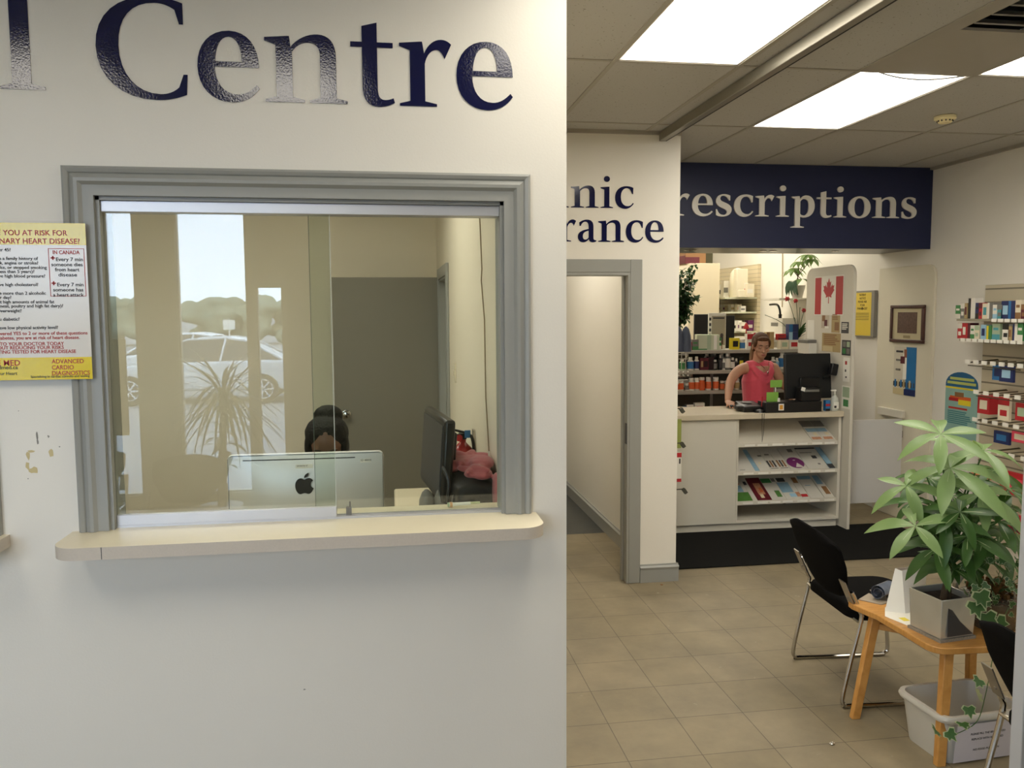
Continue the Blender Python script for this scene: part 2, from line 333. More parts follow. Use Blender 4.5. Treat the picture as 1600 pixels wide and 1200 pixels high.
APPLE = "M50,78 C57,80 64,86 74,86 C84,86 92,80 97,73 C80,63 79,38 99,30 C94,16 84,0 72,0 C64,0 60,5 51,5 C42,5 37,0 29,0 C14,0 2,24 2,46 C2,70 16,86 32,86 C40,86 45,80 50,78 Z M50,88 C49,100 60,112 74,115 C75,102 65,89 50,88 Z"
LEAF = [(0, 100), (-14, 72), (-30, 81), (-24, 42), (-46, 64), (-50, 52), (-74, 56), (-66, 34), (-76, 28), (-36, -4), (-40, -18), (-4, -10), (-5, -52), (5, -52), (4, -10), (40, -18), (36, -4), (76, 28), (66, 34), (74, 56), (50, 52), (46, 64), (24, 42), (30, 81), (14, 72)]
def parse(path):
    subs = []; cur = None; toks = path.replace('Z', ' Z ').replace('M', ' M').replace('L', ' L').replace('C', ' C').split()
    i = 0
    def pt(s): a, b = s.split(','); return (float(a), float(b))
    while i < len(toks):
        t = toks[i]
        if t[0] == 'M': cur = [[pt(t[1:]), None, None]]; subs.append(cur)      # point, handle_left, handle_right
        elif t[0] == 'L': cur.append([pt(t[1:]), None, None])
        elif t[0] == 'C':
            c1 = pt(t[1:]); c2 = pt(toks[i+1]); e = pt(toks[i+2]); i += 2
            cur[-1][2] = c1; cur.append([e, c2, None])
        elif t[0] == 'Z':
            if cur[-1][0] == cur[0][0] and len(cur) > 2: cur[0][1] = cur[-1][1]; cur.pop()
        i += 1
    return subs
def glyph_mesh(path, depth):
    cu = bpy.data.curves.new('g', 'CURVE'); cu.dimensions = '2D'; cu.fill_mode = 'BOTH'; cu.extrude = depth/2; cu.resolution_u = 8
    for sub in parse(path):
        sp = cu.splines.new('BEZIER'); sp.bezier_points.add(len(sub)-1); sp.use_cyclic_u = True
        for bp, (p, hl, hr) in zip(sp.bezier_points, sub):
            bp.handle_left_type = bp.handle_right_type = 'FREE'; bp.co = (*p, 0)
            bp.handle_left = (*(hl or p), 0); bp.handle_right = (*(hr or p), 0)
    ob = bpy.data.objects.new('g', cu); me = bpy.data.meshes.new_from_object(ob)
    bpy.data.objects.remove(ob); bpy.data.curves.remove(cu); return me
def word(s, x0, x1, base, xh, M0, depth=.002, gap=8, gaps={}):
    """the word set between x0 and x1 on a plane M0 (local x, y), x-height xh"""
    tot = 0; pos = []
    for i, ch in enumerate(s):
        pos.append(tot); tot += G[ch][0]+(gaps.get(i, gap) if i < len(s)-1 else 0)
    sx = (x1-x0)/tot; sy = xh/100; mb = MB()
    for ch, p in zip(s, pos):
        me = glyph_mesh(G[ch][1], depth)
        mb.mesh(me, M0@T(x0+p*sx, base, depth/2)@Matrix.Diagonal((sx, sy, 1, 1))); bpy.data.meshes.remove(me)
    return mb

# ================================================================== THE ROOM
CZ = 3.02; WY = 2.77
m = MB(); m.box(-3.7, -2.2, -.1, 4.6, 6.6, 0); m.box(.6, 6.6, -.1, 1.95, 6.62, 0)
m.box(1.95, 6.6, -.1, 4.6, 12.1, 0); m.box(-3.7, 6.6, -.1, .6, 7, 0)
struct('floor', m, FLOOR)
struct('floor_hall', MB().box(.6, 6.62, -.1, 1.95, 9.2, 0), P('slate floor', '#3c3d3c', .35, var=.35, vscale=7, bump=.1))
# front wall with two service openings
def wall_with(mb, y0, y1, x0, x1, holes, z1=CZ, alongY=False, X=None):
    def bx(a, b, c, d):
        if b-a > 1e-4 and d-c > 1e-4:
            mb.box(a, y0, c, b, y1, d) if not alongY else mb.box(X[0], a, c, X[1], b, d)
    cur = x0
    for (a, b, c, d) in sorted(holes):
        bx(cur, a, 0, z1); bx(a, b, 0, c); bx(a, b, d, z1); cur = b
    bx(cur, x1, 0, z1)
    return mb
OP = (-.885, .393, 1.12, 2.215); OP2 = (-2.57, -1.29, 1.12, 2.215)
struct('wall_front', wall_with(MB(), WY, WY+.12, -3.6, .608, [OP, OP2]), WALL)
struct('wall_office_right', wall_with(MB(), 0, 0, WY+.12, 6.9, [(5.66, 6.47, 0, 2.10)], alongY=True, X=(.42, .608)), CREAM)
struct('wall_office_back', MB().box(-3.6, 6.9, 0, .608, 7.0, CZ), CREAM)
struct('wall_left', MB().box(-3.7, -2, 0, -3.6, 7, CZ), WALL)
struct('wall_right', MB().box(4.5, -2, 0, 4.6, 12.1, CZ+.2), WALL)
struct('wall_rear', wall_with(MB(), -2.15, -2.0, -3.7, 4.6, BAYS), P('dimmed rear wall', '#8f8c84', .5, var=.03))  # unseen wall, greyed to cut bounce light into the room
m = wall_with(MB(), 5.34, 5.46, .608, 1.94, [(.70, 1.605, 0, 2.09)]); m.box(1.80, 5.46, 0, 1.94, 12.1, CZ)
struct('wall_clinic', m, WALL)
struct('wall_hall_end', MB().box(.5, 9.1, 0, 1.80, 9.2, CZ), WALL)
struct('wall_hall_left', MB().box(.508, 7.0, 0, .608, 9.1, CZ), WALL)
struct('wall_pharmacy_back', MB().box(1.94, 12.0, 0, 4.6, 12.1, CZ+.2), CREAM)
# ceiling: lay-in tiles, one gap per fixture
GX = [1.08+.62*k for k in range(-8, 7)]; GY = [3.88+1.25*k for k in range(-5, 8)]
LX = {}
def cell(x, y):      # index of the cell whose corner is (x, y)
    return (round((x-1.08)/.62), round((y-3.88)/1.25))
FIX = [(1.08, 2.63), (2.32, 3.88), (2.94, 2.63), (-.78, .13), (-2.02, .13), (.46, 1.38), (3.56, .13), (-.78, 3.88), (-2.02, 3.88), (1.08, 6.38)]
PHF = [(2.32, 8.88), (3.56, 8.88), (2.94, 10.13), (2.32, 7.63+.0), (3.56, 7.63)]
VENT = (2.32, 2.63)
skip = {cell(*c) for c in FIX+PHF+[VENT]}
m = MB()
xs = [-3.7]+[x for x in GX if -3.7 < x < 4.6]+[4.6]; ys = [-2.2]+[y for y in GY if -2.2 < y < 12.1]+[12.1]
for i in range(len(xs)-1):
    for j in range(len(ys)-1):
        c = (round((xs[i]-1.08)/.62) if i else -99, round((ys[j]-3.88)/1.25) if j else -99)
        if c in skip: continue
        m.box(xs[i], ys[j], CZ, xs[i+1], ys[j+1], CZ+.02)
struct('ceiling', m, CEIL)
m = MB()
for x in xs[1:-1]: m.box(x-.012, -2, CZ-.004, x+.012, 12, CZ)
for y in ys[1:-1]: m.box(-3.6, y-.012, CZ-.0035, 4.5, y+.012, CZ)
struct('trim_ceiling_grid', m, TBAR)
m = MB()
m.box(4.47, -2, CZ-.022, 4.5, 6.38, CZ); m.box(.608, 5.315, CZ-.022, 1.94, 5.34, CZ)
struct('trim_ceiling_edge', m, TBAR)
struct('roof', MB().box(-3.8, -2.3, CZ+.25, 4.7, 12.2, CZ+.35), CREAM)
HOUS = P('fixture housing', '#efece4', .5)
def fixture(x, y, label, lamp, sag=False, grp='recessed ceiling lights', z=CZ):
    t = thing('ceiling_light', label, 'ceiling light', (x+.31, y+.625, z), grp)
    m = MB(); a, b, c, d = x+.012, y+.012, x+.608, y+1.238
    for bx in ((a, b, c, b+.01), (a, d-.01, c, d), (a, b, a+.01, d), (c-.01, b, c, d)): m.box(bx[0], bx[1], z+.0, bx[2], bx[3], z+.12)
    m.box(a, b, z+.12, c, d, z+.13); part('housing', m, HOUS, t)
    m = MB(); nx, ny = (12, 8); vs = []
    for j in range(ny+1):
        for i in range(nx+1):
            u = i/nx; v = j/ny; s = (math.sin(PI*min(1, max(0, (u-.18)/.8)))**.8 if sag and .18 < u < .98 else 0)*max(0, 1-v*3.2)
            vs.append((a+.012+(c-a-.024)*u, b+.012+(d-b-.024)*v+(.035*s), z+.004-.018*s))
    fs = [(j*(nx+1)+i, j*(nx+1)+i+1, (j+1)*(nx+1)+i+1, (j+1)*(nx+1)+i) for j in range(ny) for i in range(nx)]
    m.add(vs, fs); m.add([(q[0], q[1], q[2]+.003) for q in vs], [f[::-1] for f in fs]); part('diffuser', m, lamp, t)
    if sag:
        m = MB(); m.tube([v for v in vs[:nx+1]], .004, 6); part('diffuser_rim', m, DGREY, t)
    m = MB()
    for k in (.25, .75): m.cyl((a+(c-a)*k, b+.04, z+.08), (a+(c-a)*k, d-.04, z+.08), .013, n=10)
    part('tube_lamp', m, lamp, t)
    return t
FL = ['long bright ceiling light panel nearest the white wall corner', 'ceiling light panel with a sagging diffuser edge, near the smoke detector',
      'ceiling light panel at the right edge of the photo', 'ceiling light above the camera facing the service window', 'ceiling light above the camera toward the left wall',
      'ceiling light just above the top of the photo at the white wall corner', 'ceiling light over the right wall behind the camera', 'office ceiling light nearest the service window', 'office ceiling light toward the left wall, added to brighten the office', 'ceiling light in the clinic corridor']  # the second office light is unseen, added to brighten the office
for k, (c, l) in enumerate(zip(FIX, FL)): fixture(c[0], c[1], l, OFFL if k in (3, 4, 5, 6) else ROOML, sag=(k == 1))
for k, c in enumerate(PHF): fixture(c[0], c[1], 'pharmacy ceiling light behind the blue sign, %s' % ['left middle', 'right middle', 'rearmost', 'left front', 'right front'][k], PHL, grp='pharmacy ceiling lights')
# ceiling vent, dark slots
t = thing('ceiling_vent', 'square white ceiling air vent with dark slots at the top right', 'ceiling vent', (2.63, 3.2, CZ))
m = MB(); m.box(2.33, 2.65, CZ+.12, 2.93, 3.87, CZ+.125); part('duct', m, DKBLK, t)
m = MB()
for b in ((2.33, 2.65, 2.40, 3.87), (2.86, 2.65, 2.93, 3.87), (2.40, 2.65, 2.86, 2.75), (2.40, 3.26, 2.86, 3.87)): m.box(b[0], b[1], CZ-.004, b[2], b[3], CZ+.008)
part('vent_frame', m, TBAR, t)
m = MB()
for k in range(5): m.obox((2.63, 2.80+.1*k, CZ+.012), (.23, .03, .003), Matrix.Rotation(.6, 3, 'X'))
part('louver', m, TBAR, t)
# smoke detector
m = MB(); c = onZ(1477, 181, CZ)
t = thing('smoke_detector', 'small round cream smoke detector on the ceiling', 'smoke detector', c)
m.lathe([(.055, 0), (.062, -.004), (.062, -.02), (.05, -.028)][::-1], c, 24); DETC = P('detector cream', '#f0e2b0', .5); part('base', m, DETC, t)
m = MB(); m.lathe([(.035, -.043), (.042, -.036), (.042, -.026)], c, 20)
for k in range(12): a = k*PI/6; m.obox((c.x+.043*math.cos(a), c.y+.043*math.sin(a), c.z-.031), (.003, .003, .006), rz3(a), 1)
part('sensor_cap', m, [DETC, DKBLK], t)
# track across the ceiling
m = MB(); m.box(1.79, -1.9, CZ-.062, 1.832, 5.335, CZ-.004); m.box(1.832, -1.9, CZ-.062, 1.842, 5.335, CZ-.052, 1)
solo('ceiling_track', m, [P('track metal', '#8f8a7c', .35, metal=.6), DKBLK], 'long grey metal track running under the ceiling to the clinic wall', 'ceiling track', bevel=.003)
# blue pharmacy bulkhead with raised letters
t = thing('pharmacy_sign', 'dark blue overhead sign board reading Prescriptions in silver letters', 'sign', (3.2, 6.38, 2.36))
NB = P('sign navy', '#182148', .5, var=.05, vscale=2); SOF = P('soffit grey', '#3b3732', .3, var=.03)
m = MB(); m.box(1.94, 6.39, 2.36, 4.498, 7.1, CZ-.002); part('soffit', m, SOF, t)
m = MB(); m.box(1.94, 6.375, 2.352, 4.498, 6.39, CZ-.002); part('sign_board', m, NB, t)
SILV = P('silver letters', '#e8e4dc', .45, metal=.1)
x1 = onY(1432, 341, 6.36).x; xr = onY(1062, 337, 6.36).x
part('lettering', word('Prescriptions', xr-.30, x1, 2.602, .165, FRONT(0, 6.374, 0), .014, gap=11), SILV, t, 'raised silver serif letters')
for q in (1075, 1083, 1192, 1208, 1305): c = onY(q, 392.5, 6.75); part('downlight', MB().lathe([(.03, 0), (.034, -.003), (.03, -.006)][::-1], (c.x, 6.75, 2.36), 14), CHROME, t)
# wall lettering
solo('wall_lettering', word('Centre', onY(151, 100, WY).x, onY(802, 130, WY).x, 2.516, .2035, FRONT(0, WY-.0015, 0), .0012, gap=8, gaps={0: 15, 2: 6}), VINYL,
     'large dark navy glossy word Centre above the service window', 'lettering')
solo('wall_lettering', word('al', onY(72, 140, WY).x-.34, onY(72, 140, WY).x, 2.529, .2035, FRONT(0, WY-.0015, 0), .0012, gap=12), VINYL,
     'tail of a navy word ending in l, cut by the left edge', 'lettering')
solo('wall_lettering', word('Clinic', onY(990, 325, 5.34).x-.83, onY(990, 325, 5.34).x, 2.523, .137, FRONT(0, 5.3385, 0), .0012, gap=9), VINYL,
     'navy word Clinic on the wall over the corridor door, partly hidden', 'lettering')
solo('wall_lettering', word('Entrance', onY(1037, 378, 5.34).x-1.17, onY(1037, 378, 5.34).x, 2.304, .137, FRONT(0, 5.3385, 0), .0012, gap=9), VINYL,
     'navy word Entrance right above the corridor door frame, partly hidden', 'lettering')

# ------------------------------------------------------------------ service windows
CP = [(0, .0), (0, .020), (.008, .026), (.018, .022), (.022, .017), (.028, .021), (.036, .027), (.046, .026), (.056, .015), (.066, .013), (.078, .015), (.088, .015), (.088, .0)]
def casing(x0, x1, z0, z1, y, prof=CP, s=1):   # mitred on the two top corners; outer rectangle
    m = MB()
    for (u, d) in prof: pass
    n = len(prof)
    pts = []
    for corner in range(4):
        for (u, d) in prof:
            u *= s
            p = [(x0+u, z0), (x0+u, z1-u), (x1-u, z1-u), (x1-u, z0)][corner]; pts.append((p[0], y-d, p[1]))
    fs = [(k*n+i, (k+1)*n+i, (k+1)*n+(i+1) % n, k*n+(i+1) % n) for k in range(3) for i in range(n)]
    fs += [tuple(range(n)), tuple(3*n+i for i in range(n-1, -1, -1))]
    return m.add(pts, fs)
def service_window(dx, lab, mark):
    xa, xb = OP[0]+dx, OP[1]+dx
    t = thing('window_%d' % mark, None, None, ((xa+xb)/2, WY, 1.16), kind='structure')
    part('window_casing', casing(xa-.088, xb+.088, 1.161, 2.303, WY), TRIM, t, sharp=25)
    m = MB(); m.box(xa, WY, 1.16, xa+.012, WY+.12, 2.215); m.box(xb-.012, WY, 1.16, xb, WY+.12, 2.215); m.box(xa, WY, 2.203, xb, WY+.12, 2.215)
    part('window_jamb', m, TRIM, t)
    m = MB(); m.box(xa+.012, WY+.01, 2.168, xb-.012, WY+.075, 2.203); part('top_track', m, ALU, t, bevel=.002)
    m = MB()
    for yy in (.022, .042, .062): m.box(xa+.012, WY+yy, 1.16, xb-.012, WY+yy+.003, 1.167)
    part('bottom_track', m, ALU, t)
    # front leaf on the left, rear leaf on the right
    xm = onY(523, 700, WY+.03).x+dx; xn = onY(491, 700, WY+.05).x+dx
    a = part('sliding_pane', MB().box(xa+.012, WY+.028, 1.19, xm, WY+.034, 2.18), GLASS, t)
    part('bottom_rail', MB().box(xa+.012, WY+.022, 1.166, xm+.002, WY+.04, 1.202), ALU, a, bevel=.002)
    b = part('sliding_pane', MB().box(xn, WY+.05, 1.168, xb-.012, WY+.056, 2.18), GLASS, t)
    part('pane_edge', MB().box(xm-.0005, WY+.027, 1.20, xm+.0012, WY+.035, 2.168), P('glass edge glint', '#e6efe8', .15, metal=.3, spec=.8), a)  # pale strip paints in the glint along the edge of the front leaf
    part('pane_edge', MB().box(xn-.0008, WY+.0495, 1.168, xn+.0004, WY+.0565, 2.168), P('green glass edge', '#56665c', .3), b)
    c = onY(545, 800, WY+.05)
    m = MB(); m.box(c.x-.008+dx, WY+.036, 1.168, c.x+.01+dx, WY+.049, 1.195); m.cyl((c.x+.005+dx, WY+.043, 1.19), (c.x+.005+dx, WY+.043, 1.213), .0025, n=8)
    part('pane_lock', m, GREYP, t)
    return t
service_window(0, '', 1); service_window(OP2[0]-OP[0], '', 2)
def ledge(dx, label):
    x0, x1 = -1.0+dx, .50+dx; y0 = 2.565; r = .075
    poly = [(x0, WY)]
    for k in range(9): a = PI+PI/2*k/8; poly.append((x0+r+r*math.cos(a), y0+r+r*math.sin(a)))
    for k in range(9): a = -PI/2+PI/2*k/8; poly.append((x1-r+r*math.cos(a), y0+r+r*math.sin(a)))
    poly += [(x1, WY), (OP[1]+dx-.001, WY), (OP[1]+dx-.001, WY+.17), (OP[0]+dx+.001, WY+.17), (OP[0]+dx+.001, WY)]
    m = MB(); m.prism(poly, T(0, 0, 1.122), .038, 0, 1)
    o = solo('counter_ledge', m, [LAM, LAMEDGE], label, 'counter ledge')
    m = MB(); k = onY(158, 858, y0).x+dx; m.box(k-.001, y0-.0006, 1.123, k+.001, y0+.002, 1.1595); part('seam', m, DGREY, o)
    return o
ledge(0, 'cream laminate ledge with rounded ends under the service window'); ledge(OP2[0]-OP[0], 'end of a second cream ledge at the left edge of the photo')
# wear on the wall left of the frame
m = MB(); rr = random.Random(3)
def blot(mb, x, y, w, h, mi, n=9):
    c = onY(x, y, WY); k = 2.9/F; pts = []
    for i in range(n): a = 2*PI*i/n; r = rr.uniform(.55, 1.1); pts.append((w*k*r*math.cos(a), h*k*r*math.sin(a)))
    mb.prism(pts, FRONT(c.x, WY-.0002, c.z), .0006, mi)
for q in [(44, 712, 3.5, 7), (43, 728, 3, 6), (52, 735, 7, 6), (80, 708, 3.5, 6), (49, 705, 5, 2.5)]: blot(m, *q, 0)
for q in [(58, 680, 1.5, 6), (59, 690, 1.3, 5), (76, 682, 1.6, 2.2), (93, 698, 1.3, 1), (29, 642, .8, .8), (476, 1077, 2, 1.2), (530, 267, 1, 1), (44, 748, 1, 1)]: blot(m, *q, 1)
solo('wall_stain', m, [P('old glue', '#c9b98a', .7), P('scuff', '#8b8880', .7)], 'yellow glue marks and grey scuffs left of the window frame', 'stain', kind='stuff')
# poster taped over the casing
t = thing('heart_poster', 'yellow and white heart disease question poster taped left of the window', 'poster', (-1.15, WY-.035, 1.65))
PY = WY-.032; pl, pr, pb, pt_ = -1.56, onY(139, 470, PY).x, onY(145, 592, PY).z, onY(132, 349, PY).z
POSTW = P('poster white', '#dcd6cc', .16, var=.01); POSTY = P('poster yellow', '#dfc813', .16, var=.02)
def pz(y): return onY(100, y, PY).z
m = MB(); m.box(pl, PY, pb, pr, PY+.0015, pt_); part('sheet', m, POSTW, t)
part('header_band', MB().box(pl, PY-.0006, pz(383), pr, PY, pt_), POSTY, t); part('footer_band', MB().box(pl, PY-.0006, pb, pr, PY, pz(558)), POSTY, t)
m = MB(); red, blk = 0, 1
def ptext(s, x0, x1, y, h, mi, right=False):
    a = onY(x0, y, PY); b = onY(x1, y, PY)
    a.z -= h*.5*2.8/F
    if right: m.text(s, h*1.36*2.85/F, FRONT(b.x, PY-.0008, a.z), mi, .0003, 'RIGHT', .0002*h/6)
    else: m.text(s, h*1.36*2.85/F, FRONT(a.x, PY-.0008, a.z), mi, .0003, 'LEFT', .0002*h/6, width=b.x-a.x)
ptext('ARE YOU AT RISK FOR', 0, 105, 363, 7.5, 0, True); ptext('CORONARY HEART DISEASE?', 0, 125, 376, 7.5, 0, True)
ptext('IN CANADA', 82, 124, 394, 5.5, 0)
for s, a, b, y in (('Every 7 min', 87, 129, 405), ('someone dies', 80, 129, 413), ('from heart', 86, 124, 421), ('disease', 91, 120, 429), ('Every 7 min', 89, 130, 444.5), ('someone has', 83, 130, 452.5), ('a heart attack', 83, 131, 460.5)): ptext(s, a, b, y, 5.2, 1)
for s, b, y in (('Are you over 45?', 17, 390), ('Do you have a family history of', 59, 403.5), ('heart attack, angina or stroke?', 60, 410.5), ('Do you smoke, or stopped smoking', 73, 417.5), ('(less than 5 years)?', 54, 424), ('Do you have high blood pressure?', 71, 431),
                ('Do you have high cholesterol?', 60, 444.5), ('Do you take more than 2 alcoholic', 72, 458), ('drinks per day?', 18, 464.5), ('Do you eat high amounts of animal fat', 85, 471.5), ('(red meat, poultry and high fat dairy)?', 99, 478), ('Are you overweight?', 34, 485.5),
                ('Are you diabetic?', 31, 498.5), ('Do you have low physical activity level?', 91, 512)): ptext(s, 0, b, y, 4.6, 1, True)
for s, b, y in (('If you answered YES to 2 or more of these questions', 137, 521), ('or have diabetes, you are at risk of heart disease.', 125, 528), ('TALK TO YOUR DOCTOR TODAY', 100, 537.5), ('ABOUT REDUCING YOUR RISKS', 100, 543.5), ('AND GETTING TESTED FOR HEART DISEASE', 119, 550)): ptext(s, 0, b, y, 4.8, 0, True)
ptext('E MED', 0, 32, 567, 8, 0, True); ptext('dmed.ca', 0, 28, 574, 5.5, 1, True); ptext('our Heart', 0, 27, 583.5, 4.5, 1, True)
for s, b, y in (('ADVANCED', 131, 564.5), ('CARDIO', 115, 574), ('DIAGNOSTICS', 140, 583)): ptext(s, 81, b, y, 6.3, 0)
ptext('Specializing in cardiac consults and testing', 48, 140, 588.5, 3.4, 1)
part('print', m, [REDTXT, DKBLK], t)
m = MB(); a = onY(75, 388, PY); b = onY(135, 463, PY); w_ = .0016
for bx in ((a.x, b.z, a.x+w_, a.z), (b.x-w_, b.z, b.x, a.z), (a.x, a.z-w_, b.x, a.z), (a.x, b.z, b.x, b.z+w_)): m.box(bx[0], PY-.0009, bx[1], bx[2], PY, bx[3])
for q in ((82.5, 403), (84, 442.5)):
    c = onY(*q, PY); m.box(c.x-.006, PY-.0009, c.z-.002, c.x+.006, PY, c.z+.002); m.box(c.x-.002, PY-.0009, c.z-.006, c.x+.002, PY, c.z+.006)
part('fact_box_outline', m, REDTXT, t)
# corridor door frame
t = thing('door_1', None, None, (1.15, 5.34, 0), kind='structure')
m = MB(); m.box(1.600, 5.325, 0, 1.682, 5.34, 2.19); m.box(.62, 5.325, 2.105, 1.600, 5.34, 2.19); m.box(.62, 5.325, 0, .70, 5.34, 2.105)
part('door_casing', m, TRIM, t, bevel=.004)
m = MB(); m.box(1.585, 5.328, 0, 1.605, 5.47, 2.105); m.box(.70, 5.328, 0, .715, 5.47, 2.105); m.box(.715, 5.328, 2.085, 1.585, 5.47, 2.105); m.box(1.572, 5.40, 0, 1.585, 5.44, 2.09)
part('door_jamb', m, TRIM, t, bevel=.002)
m = MB(); c = onX(981, 668, 1.585); m.box(1.580, 5.33, .96, 1.586, 5.365, 1.10)
part('strike_plate', m, DGREY, t)
# baseboards
def basebd(name, a, b, nrm, h=.115, t=.018, cham=.03):
    a = Vector(a); b = Vector(b); n = Vector(nrm)
    prof = [(0, 0), (t, 0), (t, h-cham), (t+.004, h-cham), (t+.006, h-cham+.01), (t*.6, h-.01), (t*.5, h), (0, h)]
    m = MB(); k = len(prof); vs = [(p.x+n.x*u, p.y+n.y*u, z) for p in (a, b) for u, z in prof]
    fs = [(i, (i+1) % k, k+(i+1) % k, k+i) for i in range(k)]+[tuple(range(k-1, -1, -1)), tuple(range(k, 2*k))]
    m.add(vs, fs); return struct(name, m, TRIM)
basebd('baseboard_clinic', (1.682, 5.34, 0), (1.955, 5.34, 0), (0, -1, 0), h=.125)
basebd('baseboard_clinic_end', (1.94, 5.335, 0), (1.94, 6.38, 0), (1, 0, 0), h=.125)
basebd('baseboard_hall', (1.80, 5.47, 0), (1.80, 9.1, 0), (-1, 0, 0), h=.125)
basebd('baseboard_office', (.42, 2.9, 0), (.42, 5.6, 0), (-1, 0, 0), h=.1)
# black entrance mat
m = MB(); m.box(1.96, 5.56, .001, 4.30, 6.49, .010)
solo('floor_mat', m, P('black mat', '#181817', .95, var=.25, vscale=200, bump=.5, bscale=500, spec=.15), 'wide black ribbed floor mat in front of the pharmacy counter', 'floor mat', bevel=.003)

# ================================================================== OFFICE behind the window
DOORG = P('grey door paint', '#7e7a6d', .45, var=.02)
t = thing('door_2', None, None, (.0, 6.5, 0), kind='structure')
m = MB(); m.box(-.405, 6.50, .01, .412, 6.54, 2.12); dl = part('door_leaf', m, DOORG, t, bevel=.002)
m = MB(); c = onY(541, 648, 6.46)
Mf = Matrix.Rotation(PI/2, 3, 'X')
m.lathe([(.033, 0), (.033, .006), (.012, .01), (.012, .03), (.03, .045), (.032, .06), (.022, .072), (0.001, .075)], (c.x, 6.50, c.z), 18, M=Mf)
part('door_knob', m, CHROME, dl)
m = MB()
for z in (.25, 1.1, 1.9): m.box(.405, 6.49, z, .419, 6.50, z+.1)
part('hinge', m, CHROME, t)
t = thing('door_3', None, None, (.42, 6.06, 0), kind='structure')
m = MB(); m.box(.400, 5.58, 0, .4195, 5.66, 2.18); m.box(.400, 6.47, 0, .4195, 6.545, 2.18); m.box(.400, 5.66, 2.10, .4195, 6.47, 2.18)
part('door_casing', m, TRIM, t, bevel=.003)
m = MB(); m.box(.41, 5.66, 0, .62, 5.675, 2.10); m.box(.41, 6.455, 0, .62, 6.47, 2.10); m.box(.41, 5.675, 2.085, .62, 6.455, 2.10); part('door_jamb', m, TRIM, t)
m = MB(); m.box(.4005, 5.67, 1.02, .402, 5.69, 1.12); m.box(.398, 5.655, 1.16, .4, 5.665, 1.24, 0); part('strike_plate', m, CHROME, t)
# desk
t = thing('reception_desk', 'cream topped reception desk hidden below the service window', 'desk', (-.6, 3.4, 0))
m = MB(); m.box(-3.0, 3.0, .70, .40, 3.85, .735); part('desktop', m, LAM, t, bevel=.005)
m = MB(); m.box(-3.0, 3.02, 0, .40, 3.05, .70); part('modesty_panel', m, WHITEL, t)
for x in (-2.95, .34): m = MB(); m.box(x, 3.06, 0, x+.03, 3.8, .70); part('leg', m, GREYP, t)
m = MB(); m.box(.03, 4.62, 0, .40, 5.1, .765)
solo('side_cabinet', m, LAM, 'cream cabinet end behind the large silver monitor, by the office door', 'cabinet', bevel=.012)
# silver all-in-one computer seen from behind
SILVER = P('anodised silver', '#dcdcdb', .4, metal=.3, var=.02, vscale=2)
cx = (onY(352, 760, 3.5).x+onY(600, 760, 3.5).x)/2; top = onY(450, 712, 3.5).z; W2 = (onY(600, 760, 3.5).x-onY(352, 760, 3.5).x)/2
t = thing('desktop_computer', 'large silver all-in-one computer seen from behind, dark fruit logo', 'computer', (cx, 3.56, .735))
m = MB(); nx, nz = 20, 16; H2 = .258; zc = top-H2
ring = rrect(2*W2, 2*H2, .022, 5)
def layer(y, s): return [(cx+x*s, y, zc+z*s) for x, z in ring]
n = len(ring); fs = [tuple(range(n-1, -1, -1))]; L_ = [layer(3.575, 1), layer(3.556, 1), layer(3.549, .992)]
vs = [v for l in L_ for v in l]
for a in range(2):
    for i in range(n): fs.append((a*n+i, a*n+(i+1) % n, (a+1)*n+(i+1) % n, (a+1)*n+i))
m.add(vs, fs); gv = []; gf = []
for j in range(17):
    for i in range(25):
        u = -1+2*i/24; v = -1+2*j/16; gv.append((cx+u*W2*.985, 3.5495-.042*max(0, 1-u*u)**.9*max(0, 1-v*v)**.9, zc+v*H2*.975))
gf = [(j*25+i, j*25+i+1, j*25+i+26, j*25+i+25) for j in range(16) for i in range(24)]; m.add(gv, gf)
shell = part('shell', m, SILVER, t, sharp=50)
def sy(x, z): return 3.5495-.042*max(0, 1-((x-cx)/W2/.985)**2)**.9*max(0, 1-((z-zc)/H2/.975)**2)**.9
m = MB(); m.prism(rrect(2*W2-.03, 2*H2-.03, .01, 4), frame((cx, 3.576, zc), (1, 0, 0), (0, 0, 1)), .002); part('screen', m, BLACKP, t)
m = MB(); m.tube([(cx-W2*.80+W2*1.43*k/20, sy(cx-W2*.80+W2*1.43*k/20, top-.024)+.0008, top-.024) for k in range(21)], .0024, 6); part('vent_slot', m, DKBLK, shell)
m = MB(); me = glyph_mesh(APPLE, .002); c = onY(475, 757, 3.5); k = .00078
m.mesh(me, FRONT(c.x-.039, min(sy(c.x+i*.038, c.z+j*.043) for i in (-1, 0, 1) for j in (-1, 0, 1))-.0012, c.z-.043)@Matrix.Diagonal((k, k, 1, 1))); bpy.data.meshes.remove(me)
part('logo', m, DKBLK, shell, 'dark fruit shaped logo with a bite')
m = MB(); m.obox((cx, 3.56, .90), (.10, .003, .17), Matrix.Rotation(-.25, 3, 'X')); m.box(cx-.10, 3.45, .735, cx+.10, 3.66, .742); part('stand', m, SILVER, t, bevel=.002)
m = MB(); c = onY(474, 731, 3.50); y1 = sy(c.x, c.z-.008)-.001; m.box(c.x-.035, y1, c.z-.008, c.x+.035, y1+.006, c.z+.008); c2 = onY(571, 719, 3.55); y2 = sy(c2.x-.02, c2.z-.008)-.001; m.box(c2.x-.022, y2, c2.z-.008, c2.x+.022, y2+.006, c2.z+.007)
m.text('ID 48025', .012, FRONT(c2.x-.02, y2-.0004, c2.z-.002), 1, .0002); m.text('property of', .009, FRONT(c.x-.028, y1-.0004, c.z+.001), 1, .0002)
part('sticker', m, [PAPER, DKBLK], shell)
